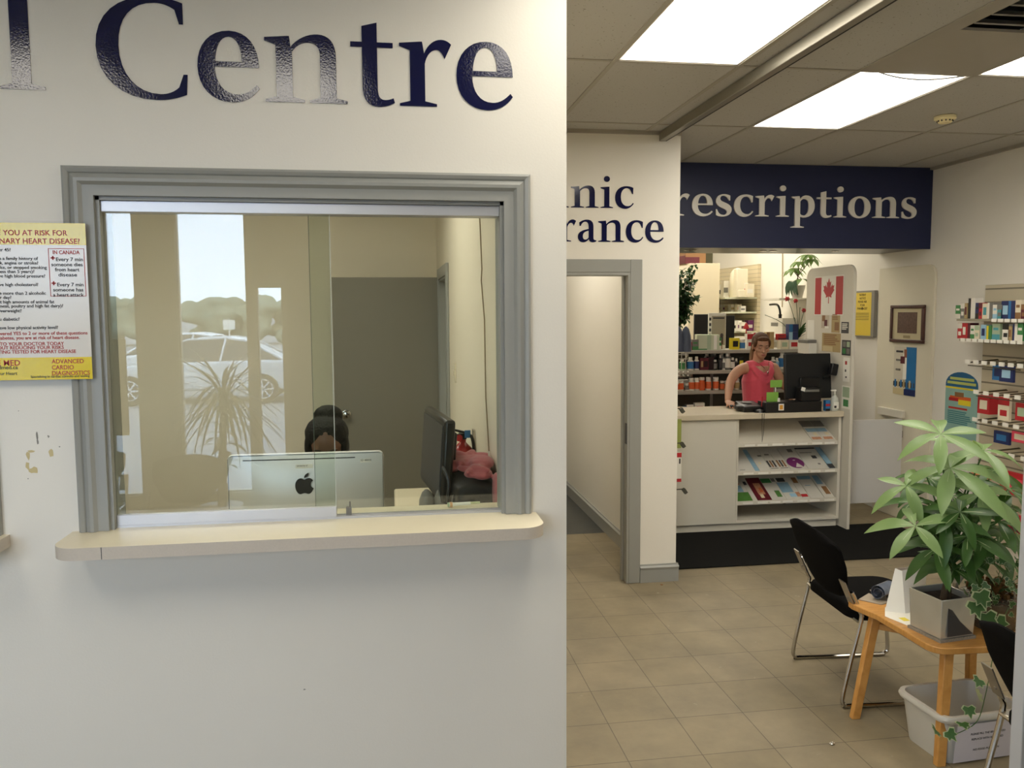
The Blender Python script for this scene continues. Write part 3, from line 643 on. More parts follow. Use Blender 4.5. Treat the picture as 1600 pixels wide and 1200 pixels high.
# second monitor, edge on
c = onY(692, 720, 3.30); A = math.radians(97)
t = thing('monitor', 'black flat monitor turned edge-on beside the silver computer', 'monitor', (c.x, 3.42, .735), rz=0)
def LM(a, tilt=0): return Matrix.Rotation(a, 3, 'Z')@Matrix.Rotation(tilt, 3, 'X')
ctr = Vector((onY(683, 700, 3.42).x, 3.42, (onY(690, 645, 3.42).z+onY(680, 768, 3.42).z)/2)); hh = (onY(690, 645, 3.42).z-onY(680, 768, 3.42).z)/2
R_ = Matrix.Rotation(.09, 3, 'Y')@LM(A, -.02)
m = MB(); m.obox(ctr, (.235, .022, hh), R_); case = part('casing', m, BLACKP, t, bevel=.012)
m = MB(); m.obox(ctr+R_@Vector((0, .024, 0)), (.215, .003, hh-.025), R_); part('screen', m, DGREY, case)
m = MB(); m.obox(ctr+R_@Vector((0, -.034, -.01)), (.15, .016, hh*.7), R_); part('back_cover', m, BLACKP, t, bevel=.01)
m = MB(); m.cyl((ctr.x, ctr.y, .75), (ctr.x, ctr.y, ctr.z-.05), .024); m.lathe([(.13, 0), (.13, .01), (.04, .03), (.03, .05)], (ctr.x, ctr.y, .736), 20); part('stand', m, BLACKP, t)
# two small grey speakers in front of it
for q, l in (((667, 790), 'left small grey desk speaker below the black monitor'), ((690, 788), 'right small grey desk speaker below the black monitor')):
    c = onY(*q, 3.22); m = MB(); m.lathe([(.026, 0), (.033, .06), (.030, .125), (.018, .155), (.006, .165)], (c.x, 3.22, c.z-.10), 18); m.lathe([(.04, .0), (.04, .012)], (c.x, 3.22, c.z-.112), 18)
    solo('speaker', m, GREYP, l, 'speaker', 'desk speakers')
# black bag with a rose jacket over it
t = thing('tote_bag', 'bulging black bag on the desk against the side wall', 'bag', (.31, 3.45, .735))
m = MB(); pts = [(.13, 3.36), (.405, 3.12), (.408, 3.62), (.22, 3.8)]
bot = .74; hs = [1.115, 1.17, 1.20, 1.14]; vs = []; 
def bagpoint(u, v, w_):
    a = Vector(pts[0]).lerp(Vector(pts[1]), u); b = Vector(pts[3]).lerp(Vector(pts[2]), u); p = a.lerp(b, v); h = (hs[0]*(1-u)+hs[1]*u)*(1-v)+(hs[3]*(1-u)+hs[2]*u)*v
    return Vector((p.x, p.y, bot+(h-bot)*w_))
n = 8
for w_ in range(n+1):
    for v_ in range(n+1):
        for u_ in range(n+1): pass
m.obox((.315, 3.28, .97), (.085, .20, .225), rz3(.12)); m.ell((.325, 3.26, 1.19), (.08, .18, .05)); m.ell((.30, 3.20, .99), (.09, .12, .22))
bag = fuse(m, .012, 8)
part('bag_body', bag, P('black nylon', '#111113', .6, var=.1, bump=.4, bscale=25), t)
m = MB(); m.tube(catmull([(.23, 3.10, 1.20), (.20, 3.07, 1.27), (.22, 3.05, 1.22), (.21, 3.05, 1.12), (.20, 3.04, 1.0), (.22, 3.05, .9)]), .006, 6); m.tube(catmull([(.24, 3.08, 1.16), (.22, 3.03, 1.10), (.19, 3.02, 1.04), (.23, 3.04, .98)]), .005, 6)
part('strap', m, BLACKP, t)
m = MB()
m.ell((.33, 3.36, 1.232), (.085, .15, .026)); m.ell((.355, 3.16, 1.225), (.045, .08, .022)); m.ell((.405, 3.08, 1.16), (.018, .07, .085)); m.ell((.405, 3.02, 1.06), (.014, .05, .10)); m.ell((.25, 3.42, 1.20), (.07, .12, .03)); m.ell((.37, 3.26, 1.25), (.05, .09, .028))
rj = random.Random(6)
for k in range(26): u = rj.random(); m.ell((.24+.16*u, 3.12+.36*rj.random(), 1.225+.03*rj.random()), (rj.uniform(.012, .03), rj.uniform(.03, .09), .014), 10, M=rz3(rj.uniform(-.9, .9)))
solo('jacket', fuse(m, .006, 3), P('rose fabric', '#a8565a', .85, var=.1, bump=.4, bscale=30, sheen=.2), 'dusty rose jacket draped over the black bag', 'jacket')
# fire extinguisher on the side wall
c = onX(723, 700, .36); X = .36
t = thing('fire_extinguisher', 'small red fire extinguisher hung on the office side wall', 'fire extinguisher', (X, c.y, c.z-.22))
k = 1.0
m = MB(); m.lathe([(.045, -.30), (.052, -.285), (.052, -.03), (.045, .0), (.025, .02), (.016, .03), (.016, .05)], (X, c.y, c.z), 22); part('cylinder', m, P('extinguisher red', '#a3161d', .3, coat=.3), t)
m = MB(); m.box(X-.018, c.y-.02, c.z+.045, X+.018, c.y+.02, c.z+.075); m.obox((X-.03, c.y-.02, c.z+.09), (.05, .012, .005), Matrix.Rotation(.25, 3, 'Y')); m.obox((X-.03, c.y-.02, c.z+.068), (.045, .012, .004), Matrix.Rotation(-.1, 3, 'Y'))
part('valve_handle', m, BLACKP, t, bevel=.002)
m = MB(); m.lathe([(.017, -.004), (.017, .006)], (X-.02, c.y-.03, c.z+.055), 14, M=Mf); part('gauge', m, RED, t)
m = MB(); m.tube(catmull([(X+.01, c.y-.02, c.z+.07), (X+.04, c.y-.05, c.z+.06), (X+.05, c.y-.06, c.z-.02), (X+.045, c.y-.058, c.z-.10)]), [.008]*18+[.013], 8); part('hose', m, BLACKP, t)
m = MB(); m.obox((X+.02, c.y-.045, c.z+.075), (.014, .006, .018)); part('seal_tag', m, BLUE, t)
m = MB(); m.box(X+.05, c.y-.03, c.z-.15, .42, c.y+.03, c.z+.09); part('wall_bracket', m, CHROME, t)
# thin cable down the side wall
pp = [onX(x, y, .412) for x, y in ((748, 322), (750, 350), (753, 420), (752, 438), (757, 500), (758, 560), (759, 620), (762, 670), (764, 705), (766, 770))]
m = MB(); m.tube(pp[:9], .003, 6); m.tube([pp[8], pp[9]], .0045, 6, mi=1); solo('wall_cable', m, [P('tan cable', '#8c7a5d', .6), WHITEP], 'thin tan cable running down the office side wall', 'cable')
c = onX(712, 582, .42); m = MB(); m.box(.412, c.y-.04, c.z-.06, .42, c.y+.04, c.z+.06); m.box(.406, c.y-.008, c.z-.015, .412, c.y+.008, c.z+.015)
solo('light_switch', m, LAM, 'cream light switch plate beside the office door frame', 'light switch', bevel=.002)
# small things on the ledge behind the glass
c = onZ(715, 788, 1.16); m = MB(); p0 = onZ(702, 788.5, 1.17); p1 = onZ(735, 786.5, 1.17); m.tube([p0, p0.lerp(p1, .18), p0.lerp(p1, .19), p1], [.008, .008, .0065, .0065], 10)
m.tube([p0-(p1-p0)*.08, p0], [.008, .0085], 10, mi=1); m.tube([p0.lerp(p1, .02), p0.lerp(p1, .14)], [.0092, .0092], 10, mi=2)
solo('marker_pen', m, [PAPER, LGREEN, C_('peach', '#d9a878')], 'white marker with a green and orange cap lying on the ledge', 'marker')
a = onZ(421, 793, 1.161); b = onZ(467, 789, 1.161); m = MB(); m.box(a.x, WY+.07, 1.160, b.x, WY+.115, 1.163)
solo('note_slip', m, C_('note paper', '#d9d2a8', .7), 'pale note slip lying behind the front glass pane', 'note')
c = onZ(481, 793, 1.16); c.y = WY+.09; m = MB(); m.lathe([(.009, 0), (.011, .006), (.011, .016), (.005, .022)], (c.x, c.y, 1.16), 14); m.box(c.x+.008, c.y-.008, 1.16, c.x+.03, c.y+.008, 1.172)
solo('desk_bell', m, CHROME, 'small chrome knob fitting standing behind the glass on the ledge', 'fitting')
m = MB(); a = onZ(705, 783, 1.16); m.box(a.x-.005, 2.93, 1.16-.02, a.x+.10, 2.939, 1.166)
solo('paper_pad', m, C_('pad', '#c9cfa6', .7), 'pale green paper pad at the back edge of the ledge under the bag', 'paper pad')

# ------------------------------------------------------------------ people
SKIN = P('skin', '#b98a6e', .5, var=.03, vscale=20); SKIN2 = P('skin warm', '#7f5a48', .5, var=.03, vscale=20)
def head_forms(m, c, s=1.0, R=None):
    """head about 0.23 tall facing -Y in its own frame; c = centre"""
    R = R or Matrix.Identity(3); V = lambda x, y, z: Vector(c)+R@Vector((x*s, y*s, z*s))
    def E(x, y, z, r): m.ell(V(x, y, z), tuple(q*s for q in r), 16, M=R)
    E(0, .008, .022, (.074, .092, .088)); E(0, -.022, -.035, (.056, .062, .075)); E(0, -.062, -.092, (.026, .022, .02))   # skull, face, chin
    E(0, -.045, -.075, (.043, .038, .03)); E(0, -.086, -.022, (.0105, .014, .028)); E(0, -.098, -.038, (.014, .014, .010))    # jaw, nose
    E(0, -.080, -.064, (.023, .012, .006)); E(0, -.079, -.074, (.020, .012, .007))                                        # lips
    for q in (-1, 1):
        E(q*.045, -.058, -.03, (.018, .02, .018)); E(q*.031, -.075, .016, (.019, .008, .006)); E(q*.073, .008, -.015, (.008, .016, .028)); E(q*.031, -.070, -.001, (.014, .012, .009))
def face_parts(par, c, s, R, brow, iris='#2b1c14', lips='#9c4a48', closed=False):
    V = lambda x, y, z: Vector(c)+R@Vector((x*s, y*s, z*s))
    m = MB()
    for q in (-1, 1): m.ell(V(q*.031, -.0775, -.001), (.0105*s, (.006 if not closed else .003)*s, .0045*s if not closed else .0012*s), 10, M=R)
    part('eyes', m, C_('eye white', '#d8d2c8'), par)
    m = MB()
    for q in (-1, 1):
        if closed: m.tube([V(q*.019, -.0815, -.0025), V(q*.031, -.0835, -.0055), V(q*.043, -.078, -.002)], .0012*s, 5)
        else: m.ell(V(q*.031, -.083, -.002), (.0048*s, .002*s, .0045*s), 8, M=R)
    part('eyelashes' if closed else 'irises', m, C_('iris '+iris, iris, .2), par)
    m = MB()
    for q in (-1, 1): m.tube([V(q*.014, -.088, .018), V(q*.030, -.088, .024), V(q*.047, -.076, .018)], [.003*s, .0032*s, .0018*s], 6)
    part('eyebrows', m, brow, par)
    m = MB(); m.ell(V(0, -.088, -.0645), (.020*s, .006*s, .0042*s), 10, M=R); m.ell(V(0, -.087, -.0735), (.017*s, .006*s, .005*s), 10, M=R)
    part('lips', m, C_('lips '+lips, lips, .4), par)
def hand_forms(m, wrist, d, up, side, s=1.0, curl=.5):
    """palm plus five fingers; d = pointing direction, up = back of the hand, side = toward the thumb"""
    d = Vector(d).normalized(); up = Vector(up); up = (up-d*up.dot(d)).normalized(); sd = Vector(side); sd = (sd-d*sd.dot(d)-up*sd.dot(up)).normalized()
    w_ = Vector(wrist); R = Matrix((sd, d, up)).transposed()
    m.ell(w_+d*.045*s, (.038*s, .05*s, .015*s), 12, M=R)
    for i, (o, L) in enumerate(((.027, .072), (.009, .080), (-.009, .074), (-.027, .058))):
        p0 = w_+d*.075*s+sd*o*s; pts = [p0]; dr = d.copy(); up_ = up.copy()
        for k, f in enumerate((.42, .32, .26)):
            a = curl*(.6 if k == 0 else .9); dr2 = (dr*math.cos(a)-up_*math.sin(a)); up_ = (up_*math.cos(a)+dr*math.sin(a)); dr = dr2; pts.append(pts[-1]+dr*L*f*s+sd*o*.12*s)
        m.tube(pts, [.0085*s, .008*s, .0075*s, .006*s], 8)
    p = w_+d*.02*s+sd*.026*s; m.tube([p, p+(d*.5+sd*.8-up*.2)*.035*s, p+(d*.95+sd*.75-up*.4)*.058*s, p+(d*1.3+sd*.6-up*.6)*.075*s], [.011*s, .0105*s, .009*s, .007*s], 8)
# receptionist: only forehead, hair and bun show above the computer
hc = Vector((onY(509, 700, 4.0).x+.005, 4.02, 1.222))
RR = Matrix.Rotation(.38, 3, 'X')
t = thing('person', 'person with dark hair in a high bun, seated behind the silver computer', 'person', (hc.x, 4.1, 0))
m = MB(); head_forms(m, hc, 1.16, RR)
sh = Vector((hc.x, 4.12, .95))
m.tube([hc+Vector((0, .03, -.07)), sh+Vector((0, 0, .03))], [.055, .06], 12)
m.tube([sh+Vector((0, 0, .02)), (hc.x, 4.14, .85), (hc.x, 4.16, .68), (hc.x, 4.18, .52)], [.10, .135, .12, .15], 14)
for q in (-1, 1):
    s0 = sh+Vector((q*.15, .02, -.02)); el = Vector((hc.x+q*.23, 4.0, .80)); wr = Vector((hc.x+q*.10, 3.80, .775))
    m.tube([sh+Vector((q*.02, .01, 0)), s0], [.06, .055], 10); m.tube(catmull([s0, el, wr], 4), [.052, .05, .046, .042, .040, .037, .033, .028, .024], 10)
    hand_forms(m, wr, (-.2*q, -1, -.05), (0, 0, 1), (-q, 0, 0), 1, .35)
    hip = Vector((hc.x+q*.10, 4.18, .50)); kn = Vector((hc.x+q*.14, 4.28-.50, .50)); ft = Vector((hc.x+q*.14, 3.85, .08))
    m.tube(catmull([hip, kn, ft], 4), [.085, .083, .078, .07, .062, .056, .05, .044, .04], 10); m.ell(ft+Vector((0, -.05, -.03)), (.042, .12, .04))
part('body', fuse(m, .007, 3), SKIN2, t)
face_parts(t, hc, 1.16, RR, C_('dark brow', '#1a1310', .8), closed=True)
HAIRD = P('black hair', '#0b0909', .6, spec=.2, var=.3, vscale=60, bump=.5, bscale=120)
m = MB(); V = lambda x, y, z: hc+RR@Vector((x, y, z))*1.05
m.ell(V(0, .020, .048), (.105, .103, .086), 18, M=RR); m.ell(V(0, .05, -.02), (.100, .08, .10), 16, M=RR)
for q in (-1, 1): m.ell(V(q*.080, -.01, -.005), (.022, .055, .07), 12, M=RR)
hb = hc+Vector((.006, .04, .135)); m.ell(hb, (.072, .06, .052), 14); m.tube([hb+Vector((.042*math.cos(a), .036*math.sin(a), .012*math.sin(2*a)+.005)) for a in [k*PI/6 for k in range(12)]], .024, 8, closed=True)
part('hair', fuse(m, .006, 2), HAIRD, t)
m = MB(); m.tube([sh+Vector((0, 0, .025)), (hc.x, 4.14, .85), (hc.x, 4.16, .68), (hc.x, 4.18, .50)], [.11, .15, .135, .165], 14)
for q in (-1, 1):
    s0 = sh+Vector((q*.15, .02, -.02)); m.tube([sh+Vector((q*.02, .01, 0)), s0], [.075, .068], 10); m.tube(catmull([s0, Vector((hc.x+q*.23, 4.0, .80)), Vector((hc.x+q*.12, 3.84, .775))], 4), [.065, .06, .055, .052, .05, .046, .042, .038, .034], 10)
part('sweater', fuse(m, .009, 3), P('pale grey knit', '#a7a79f', .9, bump=.3, bscale=200), t)
# her office chair
t = thing('office_chair', 'office swivel chair under the person at the silver computer', 'chair', (hc.x, 4.25, 0))
m = MB(); m.obox((hc.x, 4.2, .41), (.24, .24, .035)); part('seat', m, BLACKF, t, bevel=.02)
m = MB(); m.obox((hc.x, 4.47, .74), (.21, .03, .22)); part('backrest', m, BLACKF, t, bevel=.02)
m = MB(); m.cyl((hc.x, 4.2, .1), (hc.x, 4.2, .38), .028)
for k in range(5): a = k*2*PI/5; m.cyl((hc.x, 4.2, .1), (hc.x+.28*math.cos(a), 4.2+.28*math.sin(a), .06), .02, .014, 8)
m.cyl((hc.x, 4.44, .40), (hc.x, 4.49, .6), .018); part('base', m, BLACKP, t)
for k in range(5): a = k*2*PI/5; part('caster', MB().ell((hc.x+.28*math.cos(a), 4.2+.28*math.sin(a), .03), (.03, .03, .03), 10), BLACKP, t)
# second desk chair, far left in the office, dim behind the pane

# ================================================================== PHARMACY
t = thing('pharmacy_counter', 'white pharmacy counter cabinet with magazine shelves and light top', 'counter', (3.07, 6.7, 0))
CW = P('counter white', '#d6d1c3', .4, var=.015); PANEL = P('panel white', '#d9d4c6', .4, var=.01)
m = MB(); m.box(1.96, 6.42, .955, 3.795, 7.0, 1.0); part('worktop', m, P('pale wood top', '#cfc3ab', .35, var=.06, vscale=20), t, bevel=.004)
m = MB(); m.box(1.96, 6.45, .075, 2.86, 6.98, .954); part('front_panel', m, CW, t, bevel=.002)
part('side_panel', MB().box(2.861, 6.45, .075, 2.876, 6.98, .954), CW, t); part('side_panel', MB().box(3.765, 6.45, .075, 3.79, 6.98, .954), CW, t)
m = MB(); m.box(2.876, 6.95, .075, 3.765, 6.98, .954); part('back_panel', m, CW, t)
m = MB(); m.box(2.876, 6.45, .075, 3.765, 6.949, .10); part('bottom_shelf', m, CW, t)
m = MB(); m.box(1.97, 6.475, 0, 3.78, 6.97, .074); part('plinth', m, CW, t)
SH = [(.735, 'top'), (.497, 'middle'), (.245, 'bottom')]
SLOPE = math.radians(27)
for z, nm in SH:
    m = MB(); m.obox((3.3205, 6.465+.20*math.cos(SLOPE), z+.20*math.sin(SLOPE)), (.443, .21, .005), Matrix.Rotation(SLOPE, 3, 'X')); m.box(2.877, 6.455, z-.018, 3.764, 6.463, z+.014); sh_ = part('sloped_shelf', m, CW, t)
    m = MB()
    for k in range(7): x = 2.92+.12*k+((k*3+len(nm))%5)*.004; m.box(x, 6.452, z-.012, x+.09, 6.455, z+.004)
    part('price_strip', m, PAPER, sh_)
m = MB(); m.box(3.53, 6.93, .1, 3.55, 6.95, .24); part('bracket', m, CHROME, t)
# tall side panel with rounded top corners
py0, py1, pz_ = 6.34, 7.115, 2.225
poly = [(py0, .0), (py1, .0)]+[(py1-.09+.09*math.cos(a), pz_-.09+.09*math.sin(a)) for a in [k*PI/16 for k in range(9)]]+[(py0+.09+.09*math.cos(a), pz_-.09+.09*math.sin(a)) for a in [PI/2+k*PI/16 for k in range(9)]]
m = MB(); m.prism(poly, frame((3.80, 0, 0), (0, 1, 0), (0, 0, 1)), .026)
solo('divider_panel', m, PANEL, 'tall white panel with rounded top beside the counter, carrying a flag', 'divider panel', bevel=.003)
# panel on the right wall
poly = [(6.27, .0), (7.05, .0)]+[(7.05, 2.225)]+[(6.27+.09+.09*math.cos(a), 2.225-.09+.09*math.sin(a)) for a in [PI/2+k*PI/16 for k in range(9)]]
m = MB(); m.prism(poly, frame((4.475, 0, 0), (0, 1, 0), (0, 0, 1)), .024)
solo('wall_panel', m, P('wall panel white', '#dcd5c0', .5, var=.01), 'tall white panel with rounded corner on the right wall behind the picture', 'wall panel', bevel=.003)
# half-height white gate between the divider panel and the right wall
t = thing('half_gate', 'plain white half-height gate between the divider panel and the right wall', 'gate', (4.15, 6.62, .16))
part('gate_leaf', MB().box(3.835, 6.61, .16, 4.462, 6.632, .895), P('white board', '#d2d0cd', .4, var=.01), t, bevel=.002)
for z in (.28, .76): part('hinge', MB().cyl((4.468, 6.621, z-.03), (4.468, 6.621, z+.03), .006, n=8), CHROME, t)
a = onX(1376, 633, 4.47); b = onX(1419, 643, 4.47); m = MB(); m.box(4.44, b.y+.04, .90, 4.474, a.y, .968)
solo('rail_block', m, CW, 'short white wooden rail on the wall panel above the half gate', 'rail', bevel=.004)
# flag sheet on the divider panel: local x runs toward the camera
def onp(x, y, X=3.8): return onX(x, y, X)
def LP(y, z, X=3.7985): return frame((X, y, z), (0, -1, 0), (0, 0, 1))
fy0, fy1, fz0, fz1 = 6.965, 6.485, 1.805, 2.145
t = thing('canada_flag', 'printed red and white Canadian maple leaf flag on the white panel', 'flag', (3.798, 6.72, fz0))
fw = fy0-fy1; h = fz1-fz0
Mx = LP(fy0, fz0); m = MB(); m.prism([(0, 0), (fw, 0), (fw, h), (0, h)], Mx, .001); part('sheet', m, PAPER, t)
for u0, u1 in ((.01, .115), (fw-.125, fw-.012)): part('red_bar', MB().prism([(u0, .008), (u1, .008), (u1, h-.01), (u0, h-.01)], LP(fy0, fz0, 3.7975), .0006), RED, t)
m = MB(); k = .00125; m.prism([(x*k*.95+fw/2, y*k*1.15+h*.52) for x, y in LEAF], LP(fy0, fz0, 3.7975), .0006); part('maple_leaf', m, RED, t)
# cards and clippings on the divider panel
def sheet(name, x0, y0, x1, y1, base, prints, label, cat, X=3.8, grp=None, d=.0012, rad=None):
    """flat printed sheet on a plane x = X, pixel corners (upper left, lower right)"""
    a = onX(x0, y0, X); b = onX(x1, y1, X); w_ = a.y-b.y; h_ = a.z-b.z
    m = MB(); M0 = frame((X-.0004, a.y, b.z), (0, -1, 0), (0, 0, 1))
    poly = [(0, 0), (w_, 0), (w_, h_), (0, h_)] if rad is None else [(0, 0), (w_, 0)]+[(w_/2+w_/2*math.cos(q), h_-rad+rad*math.sin(q)) for q in [k*PI/12 for k in range(13)]]
    m.prism(poly, M0, d, 0); mats = [base]
    M1 = frame((X-.0004-d, a.y, b.z), (0, -1, 0), (0, 0, 1))
    lay = 0
    for pr in prints:
        if pr[0] == 'arch':
            mats.append(pr[1]); m.prism([(0, h_*.77), (w_, h_*.77)]+[(w_/2+w_/2*math.cos(q), h_-rad+rad*math.sin(q)) for q in [k*PI/12 for k in range(13)]], M1, .0005, len(mats)-1); continue
        u0, v0, u1, v1, mt = pr[:5]
        if mt not in mats: mats.append(mt)
        lay += 1; m.prism([(u0*w_, v0*h_), (u1*w_, v0*h_), (u1*w_, v1*h_), (u0*w_, v1*h_)], M1, .0004+.00015*lay, mats.index(mt))
    return solo(name, m, mats, label, cat, grp)
def lines(u0, u1, v0, v1, n, mt, r=random.Random(5)): return [(u0, v0+(v1-v0)*(k+.2)/n, u1-(u1-u0)*.3*r.random(), v0+(v1-v0)*(k+.75)/n, mt) for k in range(n)]
sheet('notice_card', 1300, 487, 1312, 520, TAN, lines(.1, .9, .6, .9, 4, BROWN)+[(.4, .1, .9, .5, BROWN)], 'narrow tan clipping under the right side of the flag', 'notice')
sheet('notice_card', 1285, 520, 1313, 551, TAN, lines(.1, .95, .35, .95, 6, BROWN)+[(.05, .0, .6, .3, BEIGE)], 'wide tan newspaper clipping in the middle of the white panel', 'notice')
sheet('notice_card', 1315, 503, 1326, 521, DGREY, lines(.1, .9, .3, .9, 4, WHITEP), 'small dark card on the right of the white panel, upper one', 'notice')
sheet('notice_card', 1316, 531, 1329, 556, DGREY, [(.1, .55, .45, .9, GREYP), (.55, .55, .9, .9, LGREEN), (.1, .1, .45, .45, GREEN), (.55, .1, .9, .45, GREYP)], 'small dark card with four pictures, lower right of the white panel', 'notice')
sheet('photo_card', 1284, 491, 1295, 513, C_('pale print', '#c4b8a6'), [(.1, .5, .5, .95, BROWN), (.4, .15, .8, .6, MAROON), (.5, .0, 1, .15, PAPER)], 'small brown and white hand picture below the flag', 'picture')
sheet('paper_strip', 1262, 500, 1272, 530, PAPER, [], 'blank paper strip on the left edge of the white panel', 'paper')
m = MB(); a = onX(1258, 530, 3.79); b = onX(1275, 553, 3.79); m.box(3.72, b.y, b.z, 3.798, a.y, a.z-.03); m.box(3.715, b.y+.01, a.z-.03, 3.798, a.y-.01, a.z, 1)
solo('leaflet_holder', m, [WHITEP, GREYP], 'white leaflet holder fixed to the panel behind the black monitor', 'leaflet holder', bevel=.003)
sheet('notice_card', 1316, 602, 1328, 640, PAPER, [(.1, .5, .9, .95, LGREEN), (.2, .1, .8, .4, GREEN)], 'pale green tall card low on the right of the white panel', 'notice')
sheet('notice_card', 1318, 558, 1327, 597, PAPER, [(.3, .7, .6, .85, REDTXT), (.3, .4, .5, .5, DGREY), (.4, .15, .6, .22, DGREY)], 'narrow white strip with small marks below the dark cards', 'notice')
# yellow framed notice and framed picture on the right wall
t = thing('yellow_notice', 'tall yellow printed notice in a grey frame on the right wall', 'notice', (4.47, 7.3, 1.55))
a = onX(1335, 455, 4.47); b = onX(1365, 527, 4.47)
m = MB(); m.box(4.465, b.y, b.z, 4.499, a.y, a.z); part('notice_frame', m, P('grey frame', '#8d8a82', .5), t, bevel=.003)
w_ = a.y-b.y; h = a.z-b.z; m = MB(); M0 = frame((4.4645, a.y-.01, b.z+.012), (0, -1, 0), (0, 0, 1)); m.prism([(0, 0), (w_*.84, 0), (w_*.84, h-.03), (0, h-.03)], M0, .001); part('yellow_sheet', m, P('notice yellow', '#e3c84a', .35), t)
m = MB(); M1 = frame((4.463, a.y-.01, b.z+.012), (0, -1, 0), (0, 0, 1)); M_ = lambda x, y: M1@T(x, y, 0)
for k, s in enumerate(('PATIENT', 'NOTICE', 'PLEASE ASK', 'YOUR', 'PHARMACIST')): m.text(s, .028, M_(w_*.42, h*.86-.032*k), 0, .0004, 'CENTER', .0004)
m.text('&', .04, M_(w_*.42, h*.56), 0, .0004, 'CENTER', .001)
for k in range(5): m.prism([(w_*.1, h*(.48-.035*k)), (w_*.75, h*(.48-.035*k)), (w_*.75, h*(.49-.035*k)), (w_*.1, h*(.49-.035*k))], M1, .0004)
part('print', m, C_('brown print', '#5d4c14'), t)
t = thing('framed_picture', 'dark wood framed sepia group picture on the right wall', 'picture', (4.46, 6.67, 1.55))
a = onX(1392, 477, 4.455); b = onX(1442, 537, 4.455); X = 4.474; w_ = a.y-b.y; h = a.z-b.z
WOODD = wood_mat('dark wood', '#3a2018', '#54302a')
m = MB(); fr = .028
for bx in ((b.y, b.z, a.y, b.z+fr), (b.y, a.z-fr, a.y, a.z), (b.y, b.z+fr, b.y+fr, a.z-fr), (a.y-fr, b.z+fr, a.y, a.z-fr)): m.box(4.448, bx[0], bx[1], X, bx[2], bx[3])
part('picture_frame', m, WOODD, t, bevel=.005)
m = MB(); m.box(4.462, b.y+fr, b.z+fr, 4.47, a.y-fr, a.z-fr); part('mat_board', m, C_('mat board', '#c2b795'), t)
m = MB(); m.box(4.460, b.y+w_*.21, b.z+h*.25, 4.462, a.y-w_*.21, a.z-h*.19); part('print', m, P('sepia', '#5b4238', .5, var=.7, vscale=45), t)
m = MB(); m.box(4.460, b.y+w_*.40, b.z+h*.12, 4.462, a.y-w_*.40, b.z+h*.19); part('name_plate', m, C_('brass', '#8e7f5f', .3), t)
rr2 = random.Random(8)
sheet('sunscreen_poster', 1398, 541, 1430, 620, C_('poster pale', '#cfc8b6'), [(.55, .0, 1, 1, C_('poster blue', '#1f6fa8')), (.42, .33, .58, .86, PAPER), (.46, .78, .58, .95, C_('skin print', '#8d5a45')), (.3, .65, .5, .80, MAROON), (.0, .17, .95, .27, DGREY)]+[(.06+.13*k, .15, .13+.13*k, .31, [BLUE, BEIGE, BLUE, TAN, BLUE, BEIGE, BLUE][k]) for k in range(7)]+[(0, 0, .5, .13, BEIGE), (.5, 0, 1, .13, NAVY), (.1, .88, .4, .92, DGREY), (.1, .7, .3, .74, GREYP), (.1, .5, .3, .54, GREYP)],
      'blue and white poster with a figure and bottles below the framed picture', 'poster', X=4.474)
c0 = sheet('travel_poster', 1479, 579, 1525, 690, C_('poster aqua', '#8fb5ad'), [('arch', C_('poster deep blue', '#22618c')), (.0, .74, 1, .765, YEL), (.15, .56, .8, .63, ORANGE), (.42, .50, .8, .58, YEL), (.3, .62, .58, .69, BROWN), (.12, .55, .42, .60, RED), (.12, .43, .7, .46, REDTXT)]+lines(.1, .85, .2, .41, 7, C_('text teal', '#3f7f86'))+[(.14, .875, .88, .915, C_('pale yellow print', '#b9c46e')), (.06, .81, .94, .85, C_('pale yellow print', '#b9c46e'))],
      'arch-topped aqua travel insurance poster on the right wall', 'poster', X=4.497, rad=.10)

# ------------------------------------------------------------------ magazines on the sloped shelves
MAGC = {'w': P('cover white', '#cfccc2', .3, var=.03), 'g': P('cover green', '#4d7a3a', .3, var=.25, vscale=30), 'm': P('cover maroon', '#64202a', .3, var=.3, vscale=30), 'b': P('cover blue', '#86a9bd', .3, var=.2, vscale=30), 'd': DGREY, 'p': PURP,
        'k': P('cover skin', '#c08a6a', .4, var=.5, vscale=50), 'n': BROWN, 'o': ORANGE, 'l': LBLUE, 'y': P('cover cream', '#d9d0b0', .3), 'r': RED, 'gr': GREYP, 'gg': GREEN}
def magazine(row, x0, x1, base, prints, label, circ=None, lift=0.0, hgt=.30):
    z = SH[row][0]; R3 = Matrix.Rotation(SLOPE, 3, 'X'); off = .008+lift
    o = Vector((x0, 6.468, z+.006)); ux = Vector((1, 0, 0)); uy = R3@Vector((0, 1, 0)); un = R3@Vector((0, 0, 1)); w_ = x1-x0
    m = MB(); M0 = frame(o+un*(off-.004), ux, uy); m.prism([(0, 0), (w_, 0), (w_+.0, hgt), (.0, hgt)], M0, .004+lift*.0, 0)
    mats = [MAGC[base]]; M1 = frame(o+un*(off), ux, uy)
    for (u0, v0, u1, v1, c) in prints:
        mt = MAGC[c]
        if mt not in mats: mats.append(mt)
        m.prism([(u0*w_, v0*hgt), (u1*w_, v0*hgt), (u1*w_, v1*hgt), (u0*w_, v1*hgt)], M1, .0006, mats.index(mt))
    if circ:
        mats.append(MAGC['p']); m.prism([(w_*.5+.075*math.cos(a), hgt*.30+.075*math.sin(a)) for a in [k*PI/12 for k in range(24)]], frame(o+un*(off+.001), ux, uy), .0006, len(mats)-1)
        m.prism([(w_*.5-.02, .03), (w_*.5+.05, .025), (w_*.5+.012, .09)], frame(o+un*(off+.0018), ux, uy), .0006, 0); m.ell(o+un*(off+.002)+ux*w_*.5+uy*.125, (.012, .012, .003), 8, 0)
    return solo('magazine', m, mats, label, 'magazine', 'magazines in the counter shelves')
